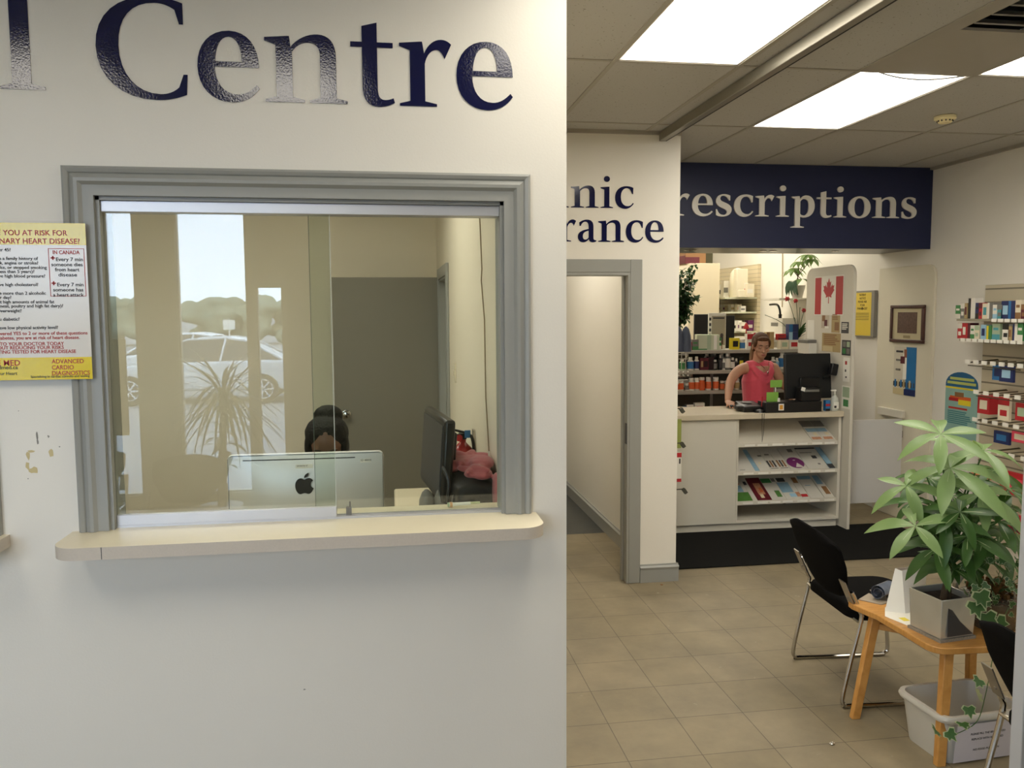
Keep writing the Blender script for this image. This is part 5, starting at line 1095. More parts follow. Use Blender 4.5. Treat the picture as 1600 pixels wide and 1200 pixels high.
# ------------------------------------------------------------------ things on the counter
def cz(px_, y): return onZ(px_, y, 1.0)
t = thing('point_of_sale_monitor', 'large black monitor facing the clerk on the counter', 'monitor', (onY(1262, 600, 6.65).x, 6.65, 1.0))
a = onY(1226, 553, 6.63); b = onY(1298, 630, 6.63); A = -.10
m = MB(); cc = Vector(((a.x+b.x)/2, 6.64, (a.z+onY(1290, 622, 6.63).z)/2)); m.obox(cc, ((b.x-a.x)/2, .018, (a.z-cc.z)), Matrix.Rotation(A, 3, 'X')@rz3(.06)); part('casing', m, P('matte black', '#0b0c0d', .5), t, bevel=.008)
m = MB(); m.obox(cc+Vector((0, -.03, -.06)), (.09, .02, .05)); part('back_cover', m, BLACKP, t, bevel=.006)
m = MB(); m.cyl((cc.x, 6.69, 1.0), (cc.x, 6.67, cc.z), .025); m.lathe([(.11, 0), (.11, .008), (.03, .02)], (cc.x, 6.72, 1.0), 20); part('stand', m, BLACKP, t)
a = onY(1218, 628, 6.72); b = onY(1286, 640, 6.72)
m = MB(); m.box(onY(1197, 630, 6.44).x, 6.44, 1.001, onY(1284, 640, 6.44).x, 6.60, 1.088); solo('cash_drawer', m, BLACKP, 'flat black cash drawer under the black monitor', 'cash drawer', bevel=.004)
c = onY(1222, 632, 6.43); m = MB(); m.box(c.x-.027, 6.435, 1.02, c.x+.02, 6.439, 1.075); m.box(c.x-.018, 6.433, 1.028, c.x+.010, 6.435, 1.065, 1); solo('yellow_sticker', m, [PAPER, C_('amber', '#d9992c')], 'white sticker with an amber picture on the black cash drawer', 'sticker')
a = onY(1252, 606, 6.48); b = onY(1282, 624, 6.48); m = MB(); m.box(a.x, 6.47, 1.089, b.x, 6.58, a.z); m.box(a.x+.02, 6.465, a.z-.035, b.x-.02, 6.47, a.z-.015, 1); m.obox((a.x+.01, 6.465, a.z-.01), (.018, .002, .016), Matrix.Rotation(.3, 3, 'Y'), 2)
solo('receipt_printer', m, [BLACKP, GREYP, PAPER], 'black receipt printer with white label on the cash drawer', 'printer', bevel=.006)
t = thing('card_terminal', 'black card payment terminal on the counter beside the clerk\'s hand', 'card terminal', (onY(1170, 630, 6.65).x, 6.65, 1.0))
c = onY(1170, 632, 6.62); m = MB(); m.obox((c.x, 6.62, 1.035), (.085, .10, .028), Matrix.Rotation(.15, 3, 'X')); m.ell((c.x-.05, 6.62, 1.03), (.08, .09, .035)); part('terminal_body', fuse(m, .007, 3), BLACKP, t)
m = MB(); m.obox((c.x-.02, 6.62, 1.072), (.04, .02, .004), Matrix.Rotation(.15, 3, 'X')); part('display', m, GREYP, t)
m = MB(); p = onY(1187, 640, 6.5); m.lathe([(.05, 0), (.04, .02), (.0, .03)], (p.x, 6.5, 1.0), 14); part('base', m, BLACKP, t)
m = MB(); q = onY(1188, 628, 6.55); m.tube([(q.x, 6.52, q.z-.035), (q.x+.003, 6.52, q.z+.05)], .006, 8); solo('red_pen', m, RED, 'red pen standing upright at the card terminal', 'pen')
m = MB(); x_ = onY(1191, 650, 6.415).x; m.tube([(x_, 6.416, 1.0), (x_+.002, 6.414, .85), (x_+.006, 6.42, .76), (x_+.014, 6.414, .85), (x_+.018, 6.416, 1.0)], .0022, 6); solo('power_cable', m, DKBLK, 'thin dark cord loop hanging over the counter front', 'cord')
a = onY(1204, 594, 6.55); b = onY(1222, 605, 6.55); m = MB(); m.box(a.x, 6.55, b.z, b.x, 6.553, a.z); m.box(a.x+.045, 6.552, 1.088, a.x+.052, 6.556, b.z, 1); solo('green_tag', m, [C_('lime tag', '#7fae48'), PAPER], 'upright lime green tag in front of the clerk', 'tag')
a = onY(1198, 613, 6.5); b = onY(1216, 620, 6.5); m = MB(); m.box(a.x, 6.5, 1.088, b.x, 6.504, a.z); m.lathe([(.012, 0), (.010, .03)], (b.x, 6.49, 1.088), 10, 1); solo('green_tag', m, [C_('lime tag', '#7fae48'), PAPER], 'lower lime green tag standing on the black cash drawer', 'tag')
c = onY(1304, 625, 6.50); t = thing('hand_sanitizer', 'clear hand sanitizer pump bottle at the right end of the counter', 'bottle', (c.x, 6.50, 1.0))
m = MB(); m.lathe([(.03, 0), (.034, .01), (.034, .09), (.028, .11), (.013, .125), (.013, .135)], (c.x, 6.50, 1.0), 18); m.box(c.x-.026, 6.464, 1.02, c.x+.02, 6.466, 1.075, 1); m.box(c.x-.022, 6.4625, 1.025, c.x-.002, 6.464, 1.045, 2); part('bottle_body', m, [P('frosted plastic', '#c9cbc0', .25), PAPER, DKBLK], t)
m = MB(); m.cyl((c.x, 6.50, 1.135), (c.x, 6.50, 1.165), .006, n=8); m.box(c.x-.035, 6.492, 1.165, c.x+.012, 6.508, 1.178); part('pump', m, WHITEP, t, bevel=.002)
c = onY(1292, 625, 6.50); m = MB(); m.box(c.x-.02, 6.48, 1.0, c.x+.02, 6.52, 1.09); m.box(c.x-.02, 6.479, 1.0, c.x+.02, 6.48, 1.02, 1); m.box(c.x-.02, 6.479, 1.04, c.x+.02, 6.48, 1.06, 2); solo('pen_box', m, [BLUE, BLACKP, RED], 'small blue and red box beside the sanitizer bottle', 'box')
c = onY(1303, 577, 6.56); m = MB(); m.obox((c.x-.005, 6.56, c.z), (.030, .025, .05), Matrix.Rotation(.2, 3, 'Y')); m.cyl((c.x-.01, 6.57, c.z-.03), (c.x-.06, 6.62, c.z-.08), .012); solo('barcode_scanner', m, BLACKP, 'black barcode scanner unit mounted at the right of the monitor', 'scanner', bevel=.008)
# glasses-like wire thing at left end of the counter
# ------------------------------------------------------------------ clerk
hc = onY(1189, 540, 7.12); hc.z += .0; RZ = rz3(-.12)@Matrix.Rotation(.20, 3, 'X')
t = thing('person', 'person with tied-back brown hair in a sleeveless coral top, hand on a mouse', 'person', (hc.x-.02, 7.2, 0))
bx = onY(1187, 580, 7.16).x; nb = Vector((hc.x-.005, 7.16, hc.z-.13))
m = MB(); head_forms(m, hc, .98, RZ); m.tube([hc+Vector((0, .02, -.06)), nb, nb+Vector((-.005, .01, -.05))], [.052, .048, .06], 12)
shz = onY(1187, 572, 7.16).z-.015
m.tube([(bx-.01, 7.17, shz+.02), (bx-.01, 7.17, shz-.13), (bx-.01, 7.18, shz-.32), (bx-.01, 7.2, shz-.50)], [.10, .135, .12, .15], 16)
sL = Vector((bx-.15, 7.17, shz-.005)); sR = Vector((bx+.145, 7.18, shz-.01))
for s0 in (sL, sR): m.tube([(bx, 7.17, shz+.01), s0], [.06, .052], 12); m.ell(s0, (.052, .052, .052), 12)
eL = onY(1141, 598, 7.10); wL = onY(1137, 622, 6.93); wL.z = 1.05
hL = Vector((-.15, -1, -.10))
m.tube(catmull([sL, onY(1151, 582, 7.14), eL, wL], 5), [.052, .051, .050, .049, .048, .047, .046, .045, .044, .043, .042, .040, .036, .032, .028, .025], 12)
hand_forms(m, wL, hL, (0, -.1, 1), (1, 0, 0), 1, .42)
eR = Vector((bx+.25, 7.08, 1.13)); wR = Vector((bx+.235, 6.93, 1.06))
m.tube(catmull([sR, Vector((bx+.21, 7.15, shz-.13)), eR, wR], 5), [.05, .05, .048, .047, .046, .045, .044, .043, .042, .041, .04, .037, .033, .030, .027, .024], 12)
hand_forms(m, wR, (-.3, -1, -.05), (0, 0, 1), (-1, 0, 0), 1, .4)
for q in (-1, 1): m.tube(catmull([(bx+q*.09, 7.21, shz-.5), (bx+q*.10, 7.2, .48), (bx+q*.10, 7.24, .08)], 4), [.095, .09, .08, .07, .062, .058, .054, .048, .042], 12); m.ell((bx+q*.10, 7.18, .045), (.045, .12, .04))
part('body', fuse(m, .006, 3), SKIN, t)
face_parts(t, hc, .98, RZ, C_('brown brow', '#4c3526', .8), lips='#a85f54', closed=True)
HAIRB = P('brown hair', '#54361f', .6, spec=.25, var=.3, vscale=70, bump=.4, bscale=150)
m = MB(); V = lambda x, y, z: hc+RZ@(Vector((x, y, z))*.98)
m.ell(V(0, .024, .042), (.079, .090, .079), 18, M=RZ); m.ell(V(0, .05, -.01), (.077, .066, .075), 16, M=RZ)
for q in (-1, 1): m.ell(V(q*.066, -.02, .03), (.014, .045, .04), 12, M=RZ)
m.ell(V(0, -.055, .075), (.055, .03, .022), 12, M=RZ)
part('hair', fuse(m, .006, 2), HAIRB, t)
m = MB(); m.tube(catmull([V(0, .10, -.01), V(-.02, .13, -.06), V(-.04, .12, -.14), V(-.05, .10, -.19)], 5), [.02, .028, .03, .03, .03, .03, .028, .026, .024, .022, .02, .018, .016, .013, .01, .004], 10)
part('ponytail', m, P('fair hair', '#8a6a48', .5, var=.2, vscale=60), t)
CORAL = P('coral fabric', '#d24a5c', .75, var=.05, vscale=30, bump=.5, bscale=18, sheen=.3)
m = MB(); m.tube([(bx-.005, 7.195, shz+.005), (bx-.01, 7.168, shz-.12), (bx-.01, 7.175, shz-.30), (bx-.01, 7.19, shz-.50)], [.105, .15, .132, .165], 18)
for s0, k in ((sL, -1), (sR, 1)): m.tube([(bx, 7.17, shz+.005), s0+Vector((-k*.025, 0, .008))], [.075, .060], 12)
for k in range(3): m.tube(catmull([(bx-.092, 7.15-.02*k, shz+.035-.012*k), (bx-.075, 7.085-.012*k, shz-.005-.02*k), (bx, 7.045-.008*k, shz-.062-.034*k), (bx+.075, 7.085-.012*k, shz-.005-.02*k), (bx+.087, 7.15-.02*k, shz+.035-.012*k)], 4), .019, 8)
sh_ = part('sleeveless_top', fuse(m, .008, 2), CORAL, t)
m = MB(); m.tube(catmull([(bx-.055, 7.10, shz+.055), (bx-.02, 7.035, shz+.01), (bx+.005, 7.012, shz-.03), (bx+.03, 7.035, shz+.01), (bx+.06, 7.10, shz+.055)], 4), .0025, 5); m.ell((bx+.005, 7.004, shz-.035), (.008, .005, .010), 8); part('necklace', m, P('silver', '#d8d4cc', .15, metal=1), t)
m = MB()
for q in (-1, 1): m.tube(catmull([(bx+q*.085, 7.21, shz-.46), (bx+q*.10, 7.2, .48), (bx+q*.10, 7.24, .10)], 4), [.11, .105, .095, .085, .075, .068, .064, .06, .056], 12)
m.ell((bx, 7.2, shz-.5), (.18, .13, .11)); part('trousers', fuse(m, .01, 2), DGREY, t)
m = MB(); c = wL+hL.normalized()*.085; m.ell((c.x, c.y, 1.0+.018), (.03, .05, .018), 14); solo('computer_mouse', m, BLACKP, 'black computer mouse under the clerk\'s right hand', 'mouse')

# ------------------------------------------------------------------ slat wall with goods, right wall
t = thing('slatwall_panel', 'cream slatted wall with product shelves at the right edge', 'shelf', (4.48, 5.2, .1))
m = MB(); m.box(4.47, 3.9, .12, 4.499, 5.675, 2.03); part('slat_board', m, slat_mat('slatwall pale', '#c9bfa6', .10), t, bevel=.003)
SHP = P('shelf olive grey', '#9c9681', .5)
part('shelf', MB().box(4.2, 4.1, 1.765, 4.47, 5.62, 1.78), SHP, t, bevel=.002); part('shelf', MB().box(4.2, 4.1, 1.618, 4.47, 5.58, 1.633), SHP, t, bevel=.002)
for z, n0, y1, nm in ((1.772, 'upper', 5.60), (1.626, 'lower', 5.56)) if False else ((1.772, 10, 5.25, 'upper'), (1.626, 15, 5.56, 'lower')):
    m = MB()
    for k in range(n0): y = y1-.062*k; m.box(4.194, y-.045, z-.012, 4.1995, y, z+.012)
    part('price_tag', m, PAPER, t)
SG = 'goods on the right wall shelves'
def wcart(px_, z, w_, h, a, b, lab, style=0, d=.07):
    c = onX(px_, 500, 4.25); return carton(4.26, c.y, z, w_, d, h, a, b, lab, SG, rz=-PI/2, style=style)
for i, (p, w_, h, a, b) in enumerate([(1501, .055, .10, 'green', 'white'), (1508, .045, .115, 'grey', 'white'), (1513, .03, .115, 'tan', 'maroon'), (1522, .07, .15, 'white', 'black'), (1531, .035, .115, 'navy', 'black'), (1536, .035, .115, 'red', 'maroon'), (1543, .05, .11, 'cream', 'teal'), (1551, .05, .115, 'grey', 'white'), (1559, .045, .10, 'white', 'light blue'), (1566, .05, .10, 'teal', 'grey'), (1575, .075, .125, 'navy', 'light blue'), (1585, .06, .125, 'navy', 'blue'), (1595, .05, .13, 'cream', 'brown'), (1604, .05, .10, 'maroon', 'brown')]):
    wcart(p, 1.781, w_, h, a, b, '%s and %s box, %s from the left on the upper wall shelf' % (a, b, ORD[i]), style=i % 4)
for i, (p, w_, h, a, b) in enumerate([(1505, .05, .115, 'red', 'white'), (1512, .045, .115, 'red', 'white'), (1518, .04, .115, 'maroon', 'red'), (1525, .045, .10, 'white', 'green'), (1532, .05, .10, 'cream', 'pale green'), (1542, .05, .105, 'light blue', 'navy'), (1551, .05, .10, 'green', 'yellow'), (1562, .075, .115, 'pale green', 'teal'), (1577, .06, .115, 'white', 'black'), (1584, .035, .10, 'tan', 'brown'), (1592, .045, .12, 'white', 'navy'), (1600, .05, .12, 'green', 'white')]):
    wcart(p, 1.634, w_, h, a, b, '%s and %s box, %s from the left on the lower wall shelf' % (a, b, ORD[i]), style=(i+1) % 4)
# hooks with packs
HK = P('hook metal', '#55503f', .4, metal=.6)
def hookrow(y, z, n, dy, label, X0=4.22):
    m = MB(); m.tube([(4.46, y, z+.02), (X0, y+.01, z)], .004, 6)
    for k in range(n): yy = y-dy*k; m.tube([(4.469, yy, z+.015), (X0, yy, z)], .0035, 6); m.obox((X0-.004, yy, z+.008), (.004, .024, .014), None, 1)
    m.tube([(4.22, y+.0, z-.02), (4.22, y-dy*(n-1), z-.02)], .0035, 6)
    return solo('hook_bar', m, [HK, PAPER], label, 'hooks')
hookrow(5.50, 1.46, 7, .085, 'top row of metal hooks with white tags on the right wall'); hookrow(5.40, 1.245, 6, .10, 'second row of metal hooks holding red boxes'); hookrow(5.40, 1.045, 6, .10, 'third row of metal hooks holding blue packs behind the plant'); hookrow(5.25, .84, 5, .11, 'lowest row of metal hooks behind the plant leaves')
HG = 'packs hanging on the right wall'
def hang(x0, y0, x1, y1, a, b, lab, X=4.26, d=.02, style=2, c=None):
    p = onX(x0, y0, X); q = onX(x1, y1, X); w_ = p.y-q.y; h = p.z-q.z; o = carton(X+d/2, (p.y+q.y)/2, q.z, w_, d, h, a, b, lab, HG, rz=-PI/2, style=style, name='hanging_pack', cat='package'); return o
hang(1551, 569, 1566, 595, 'blue', 'navy', 'left blue pack on the top hooks'); hang(1562, 571, 1582, 598, 'navy', 'light blue', 'dark blue pack with white tag on the top hooks', X=4.23)
hang(1528, 617, 1545, 648, 'red', 'cream', 'red box with pale window on the second hooks', d=.14); hang(1560, 619, 1576, 659, 'cream', 'red', 'cream and red card with round pictures right of the red box', style=1)
hang(1587, 629, 1604, 659, 'red', 'pale green', 'red pack at the right edge on the second hooks'); hang(1553, 672, 1576, 696, 'navy', 'blue', 'navy pack hanging behind the money tree leaf'); hang(1581, 672, 1604, 694, 'pink', 'cream', 'pink and red pack at the right edge above the leaves')
hang(1563, 733, 1604, 780, 'red', 'pink', 'clear wrapped red pack behind the plant'); hang(1574, 800, 1602, 846, 'red', 'maroon', 'red pointed pouch low on the right wall', X=4.3); hang(1515, 738, 1547, 750, 'orange', 'tan', 'orange pack glimpsed between the plant leaves', X=4.2)

# ================================================================== WAITING CORNER
def make_chair(label, loc, rz, grp=None):
    """sled-base chair; local +x is the way the sitter faces, origin on the floor"""
    t = thing('waiting_chair', label, 'chair', loc, grp, rz)
    W = .275
    for s in (-1, 1):
        y = s*W
        base = [(-.205, y, .555), (-.165, y, .47), (-.155, y, .42), (-.20, y, .22), (-.232, y, .06), (-.222, y, .018), (-.18, y, .011), (.22, y, .011), (.27, y, .018), (.288, y, .06), (.262, y, .30), (.245, y, .385), (.215, y, .402), (-.12, y, .402)]
        pts = []
        P_ = [Vector(p) for p in base]
        m = MB(); m.tube(catmull(P_, 4), .0105, 10); part('side_frame', m, CHROME, t, local=True)
        m = MB(); m.obox((-.215, s*(W-.025), .545), (.003, .030, .062), Matrix.Rotation(-.42, 3, 'Y')); m.cyl((-.224, s*(W-.03), .575), (-.215, s*(W-.03), .575), .006, n=8, mi=0); m.cyl((-.212, s*(W-.03), .52), (-.203, s*(W-.03), .52), .006, n=8)
        part('bracket', m, P('bracket steel', '#a39d92', .3, metal=.8), t, local=True, bevel=.001)
    for cx2, cz2 in ((-.16, .41), (.23, .395)): part('cross_tube', MB().tube([(cx2, -W, cz2), (cx2, W, cz2)], .0095, 8), CHROME, t, local=True)
    # seat pad
    m = MB(); poly = rrect(.44, .51, .09, 6, .03, 0); n = len(poly)
    L_ = []
    for z, s in ((.405, .96), (.412, 1), (.44, 1), (.452, .965), (.456, .85)): L_.append([(.03+(x-.03)*s, y*s, z+.03*max(0, (x-.03)/.22)**3*0) for x, y in poly])
    vs = [v for l in L_ for v in l]; fs = [tuple(range(n-1, -1, -1))]+[(a*n+i, a*n+(i+1) % n, (a+1)*n+(i+1) % n, (a+1)*n+i) for a in range(4) for i in range(n)]+[tuple(4*n+i for i in range(n))]
    m.add(vs, fs); part('seat', m, BLACKF, t, local=True, sharp=50)
    # back pad: a rounded shield, leaning back and gently curved
    m = MB(); nu, nv = 16, 14; vs = []; fs = []
    for sd in (0, 1):
        for j in range(nv+1):
            v = j/nv; hw = (.13+.13*min(1, (v/.55))**.75) if v < .55 else .26
            hw *= (1-max(0, (v-.86)/.14)**2.2*.22)
            hw *= math.sqrt(max(0, 1-max(0, .06-v)/.06))*.25+.75
            for i in range(nu+1):
                u = -1+2*i/nu; y = u*hw; top = -.03*abs(u)**3*(v > .8)*(v-.8)/.2
                z = .475+v*.335+top; edge = min(1, (1-abs(u))*5)*min(1, v*9)*min(1, (1-v)*9); th = .006+.015*edge**.5
                x = -.195-.115*v+.03*u*u+(th if sd else -th); vs.append((x, y, z))
    k = (nu+1)*(nv+1)
    for sd in (0, 1):
        for j in range(nv):
            for i in range(nu):
                a = sd*k+j*(nu+1)+i; q = (a, a+1, a+nu+2, a+nu+1); fs.append(q if sd else q[::-1])
    bd = [i for i in range(nu+1)]+[j*(nu+1)+nu for j in range(1, nv+1)]+[nv*(nu+1)+i for i in range(nu-1, -1, -1)]+[j*(nu+1) for j in range(nv-1, 0, -1)]
    for a, b in zip(bd, bd[1:]+bd[:1]): fs.append((a, b, k+b, k+a))
    m.add(vs, fs); part('backrest', m, BLACKF, t, local=True, sharp=60)
    return t
ch1 = make_chair('black fabric chair with chrome sled legs beside the wooden table', (2.32, 3.70, 0), math.radians(-4), 'waiting chairs')
ch2 = copy_tree(ch1); ch2.location = (2.29, 2.27, 0); ch2.rotation_euler.z = math.radians(-4); ch2['label'] = 'black fabric chair cut off behind the metal post at the lower right'
# wooden table
OAK = wood_mat('orange beech', '#bb8440', '#cf9a55', (3, 14, 3))
t = thing('side_table', 'small orange-brown wooden table with curved front corner', 'table', (2.42, 3.2, 0))
out = [(2.105, 3.48), (2.10, 3.44), (2.135, 3.30), (2.14, 3.10)]+[(2.20+.06*math.cos(a)-.0, 2.985+.075*math.sin(a)) for a in [PI+k*PI/16 for k in range(1, 9)]]+[(2.35, 2.90), (2.72, 2.90), (2.76, 2.94), (2.76, 3.46), (2.74, 3.49), (2.17, 3.49)]
m = MB(); m.prism(out, T(0, 0, .472), .028); part('tabletop', m, OAK, t, bevel=.004)
for (x0, y0, x1, y1) in ((2.195, 3.40, 2.075, 3.35), (2.235, 2.965, 2.195, 2.93), (2.70, 2.96, 2.73, 2.93), (2.70, 3.42, 2.73, 3.45)):
    m = MB(); a = Vector((x1, y1, 0)); b = Vector((x0, y0, .472)); h0, h1 = .019, .021; vs = [(p.x+sx*h, p.y+sy*h*.8, p.z) for p, h in ((a, h0), (b, h1)) for sx, sy in ((-1, -1), (1, -1), (1, 1), (-1, 1))]
    m.add(vs, [(3, 2, 1, 0), (4, 5, 6, 7), (0, 1, 5, 4), (1, 2, 6, 5), (2, 3, 7, 6), (3, 0, 4, 7)]); part('leg', m, OAK, t, bevel=.003)
for (a, b) in (((2.19, 3.41, .405), (2.70, 2.97, .405)), ((2.235, 2.97, .43), (2.70, 3.41, .43))):
    m = MB(); a = Vector(a); b = Vector(b); d = (b-a); m.obox((a+b)/2, (d.length/2, .010, .014), rz3(math.atan2(d.y, d.x))); part('stretcher', m, OAK, t, bevel=.002)
# planter and money tree
LG = P('planter metal', '#cbc9c0', .2, metal=.5, var=.25, vscale=5)
pc = Vector((2.275, 3.06, .50)); A = math.radians(8)
t = thing('potted_plant', 'green money tree in a square silvery planter on the wooden table', 'plant', pc)
R3 = rz3(A)
m = MB(); s0, s1, hh = .083, .09, .178
vs = []; 
for z, s in ((.012, s0), (hh, s1), (hh, s1-.006), (.10, s0-.004)): vs += [tuple(pc+R3@Vector((x*s, y*s, z))) for x, y in ((-1, -1), (1, -1), (1, 1), (-1, 1))]
fs = [(3, 2, 1, 0)]+[(a*4+i, a*4+(i+1) % 4, (a+1)*4+(i+1) % 4, (a+1)*4+i) for a in range(3) for i in range(4)]+[(12, 13, 14, 15)]
m.add(vs, fs); part('planter', m, LG, t, bevel=.004)
m = MB(); m.obox(pc+Vector((0, 0, .006)), (.09, .09, .006), R3); part('saucer', m, P('grey mosaic', '#8d877d', .6, var=.5, vscale=150), t)
m = MB(); M0 = frame(pc+R3@Vector((-.055, -.0885, .022)), R3@Vector((1, 0, 0)), (0, 0, 1)); m.prism([(0, 0), (.13, .0), (.10, .025), (.06, .06), (.02, .11), (.0, .12)], M0, .0015); part('dark_motif', m, DGREY, t)
m = MB(); m.obox(pc+Vector((0, 0, .145)), (.080, .080, .006), R3); part('soil', m, SOIL, t)
def pxz(x, y, Y): return onY(x, y, Y)
CL = [(1470, 678, 3.0, .21, .1), (1537, 704, 3.05, .22, .4), (1485, 731, 2.98, .24, .9), (1416, 759, 3.05, .15, .2), (1430, 822, 2.92, .19, .6), (1531, 772, 2.95, .21, .3), (1536, 838, 2.95, .17, 1.1), (1487, 775, 3.12, .19, .5), (1455, 792, 3.15, .17, .0), (1508, 812, 3.1, .18, .7),
      (1470, 838, 3.08, .17, 1.3), (1500, 860, 3.0, .15, .2), (1556, 735, 3.2, .20, .8), (1480, 870, 3.12, .15, .4), (1575, 790, 3.1, .19, .1), (1448, 745, 3.2, .16, .6), (1515, 745, 3.2, .18, .2),
      (1560, 850, 3.0, .18, .5), (1588, 835, 3.15, .17, .2), (1452, 812, 3.22, .16, .9), (1520, 885, 3.05, .14, .3), (1575, 765, 3.0, .18, 1.0), (1500, 800, 2.9, .16, .4), (1540, 805, 3.2, .18, .7), (1470, 760, 3.25, .17, .1), (1490, 890, 2.98, .13, .9),
      (1462, 858, 2.95, .15, .2), (1545, 875, 3.1, .16, .8), (1512, 838, 2.9, .16, 1.1), (1425, 785, 3.1, .14, .5), (1478, 812, 2.93, .15, .0), (1560, 815, 2.92, .15, .3)]
rp = random.Random(21); st = MB(); fo = MB(); fd = MB(); vn = MB()
trunk_top = Vector((2.29, 3.06, .86))
tr = MB(); tr.tube(catmull([(2.285, 3.06, .60), (2.30, 3.065, .68), (2.285, 3.06, .78), trunk_top], 4), [.024, .022, .019, .017, .016, .015, .014, .013, .012, .011, .010, .009, .008][:13], 8)
tr.tube(catmull([(2.262, 3.05, .60), (2.275, 3.045, .70), (2.30, 3.055, .80)], 4), [.016, .015, .014, .013, .012, .011, .010, .009, .008], 8)
part('trunk', tr, BARK, t)
for i, (x, y, Y, L, ph) in enumerate(CL):
    e = onY(x, y, Y); b = trunk_top.lerp(Vector((2.29, 3.06, .70)), rp.random()*.8); st.tube(catmull([b, b.lerp(e, .5)+Vector((0, 0, .03)), e], 5), [.0045]*6+[.0035]*5, 6)
    radial = Vector((e.x-2.29, e.y-3.06, 0)); nrm = (radial*1.2+Vector((-.16+rp.uniform(-.1, .1), -.40+rp.uniform(-.12, .12), .95))).normalized()
    u = nrm.cross(Vector((.2, 1, .1))).normalized(); v = nrm.cross(u); n = 6 if i in (0, 2, 5) else 5
    for k in range(n):
        a = ph+k*2*PI/n+rp.uniform(-.12, .12); d = u*math.cos(a)+v*math.sin(a); d = (d+nrm*.05+Vector((0, 0, -.04))).normalized()
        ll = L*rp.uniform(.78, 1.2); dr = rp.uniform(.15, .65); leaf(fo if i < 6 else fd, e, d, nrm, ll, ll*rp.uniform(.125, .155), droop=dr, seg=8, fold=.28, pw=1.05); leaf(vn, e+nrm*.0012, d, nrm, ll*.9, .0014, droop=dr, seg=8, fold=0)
part('stems', st, LEAFI, t); part('lit_foliage', fo, LEAFG, t, 'pale green upper leaves', sharp=180); part('foliage', fd, leafmat('money tree shaded leaf', '#41652c', '#527d32'), t, sharp=180); part('leaf_veins', vn, C_('vein green', '#9cb07a'), t, sharp=180)  # upper leaves lit, the rest shaded, by two greens of one leaf
# papers on the table
m = MB(); a = onZ(1368, 957, .502); 
m.prism([(2.155, 3.27), (2.20, 3.10), (2.27, 3.13), (2.30, 3.33), (2.22, 3.37)], T(0, 0, .5005), .0015); m.prism([(2.20, 3.20), (2.23, 3.20), (2.23, 3.24), (2.20, 3.24)], T(0, 0, .5021), .0004, 1)
solo('leaflet', m, [PAPER, YEL], 'white leaflet lying flat at the left edge of the table', 'leaflet')
m = MB(); a = Vector((2.20, 3.23, .502)); top = a.z+.165
q = [(2.165, 3.255), (2.245, 3.175)]; rdg = [(2.205, 3.30, top), (2.30, 3.20, top)]
def quadslab(mb, p, th=.0012, mi=0):
    p = [Vector(v) for v in p]; n = (p[1]-p[0]).cross(p[2]-p[0]).normalized()*th; mb.add([*p, *[v+n for v in p]], [(3, 2, 1, 0), (4, 5, 6, 7), (0, 1, 5, 4), (1, 2, 6, 5), (2, 3, 7, 6), (3, 0, 4, 7)], mi)
P0 = onZ(1383, 955, .502); P1 = onZ(1414, 958, .502); R0 = onY(1399, 888, P0.y+.04); R1 = onY(1447, 883, P1.y-.0)
B0 = Vector((P0.x+.10, P0.y+.13, .502)); B1 = Vector((P1.x+.12, P1.y+.03, .502))
quadslab(m, [P0, P1, Vector((R0.x+.012, R0.y-.03, R0.z-.003)), R0]); quadslab(m, [P1, B1, R1, Vector((R0.x+.012, R0.y-.03, R0.z-.003))]); quadslab(m, [B0, P0, R0, R1][::1])
solo('tent_card', m, PAPER, 'folded white paper tent standing on the table', 'card')
m = MB(); c = onZ(1372, 940, .53); ax = Vector((.86, .50, 0)).normalized(); M3 = Matrix((ax.cross(Vector((0, 0, 1))), Vector((0, 0, 1)), ax)).transposed()
pts = []; 
for k in range(40): a = k*.28; r = .038-.022*k/40; pts.append((r*math.cos(a), r*math.sin(a)))
vs = []; c0 = Vector((onZ(1371, 925, .545).x, onZ(1371, 925, .545).y, .541))
n = len(pts)
for s in (0, .11):
    for (x, y) in pts: vs.append(c0+ax*s+M3@Vector((x, y, 0)))
for s in (0, .11):
    for (x, y) in pts: k = 1-.0016/max(.001, math.hypot(x, y)); vs.append(c0+ax*s+M3@Vector((x*k, y*k, 0)))
fs = []
for i in range(n-1): fs += [(i, i+1, n+i+1, n+i), (2*n+i+1, 2*n+i, 3*n+i, 3*n+i+1), (i+1, i, 2*n+i, 2*n+i+1), (n+i, n+i+1, 3*n+i+1, 3*n+i)]
m.add(vs, fs)
solo('rolled_magazine', m, P('magazine cover', '#5a6272', .25, var=.3, vscale=20), 'rolled dark blue magazine lying at the left corner of the table', 'magazine', sharp=60)
m = MB(); a = onZ(1338, 925, .502); m.prism([(c0.x-.075, c0.y+.03), (c0.x-.01, c0.y-.05), (c0.x+.04, c0.y-.03), (c0.x+.02, c0.y+.10)], T(0, 0, .5006), .004); m.prism([(c0.x-.01, c0.y-.045), (c0.x+.04, c0.y-.025), (c0.x+.12, c0.y+.14), (c0.x+.05, c0.y+.14)], T(0, 0, .5046), .0012)
solo('booklet', m, P('booklet tan', '#a39684', .5), 'tan booklet under the rolled magazine', 'booklet')
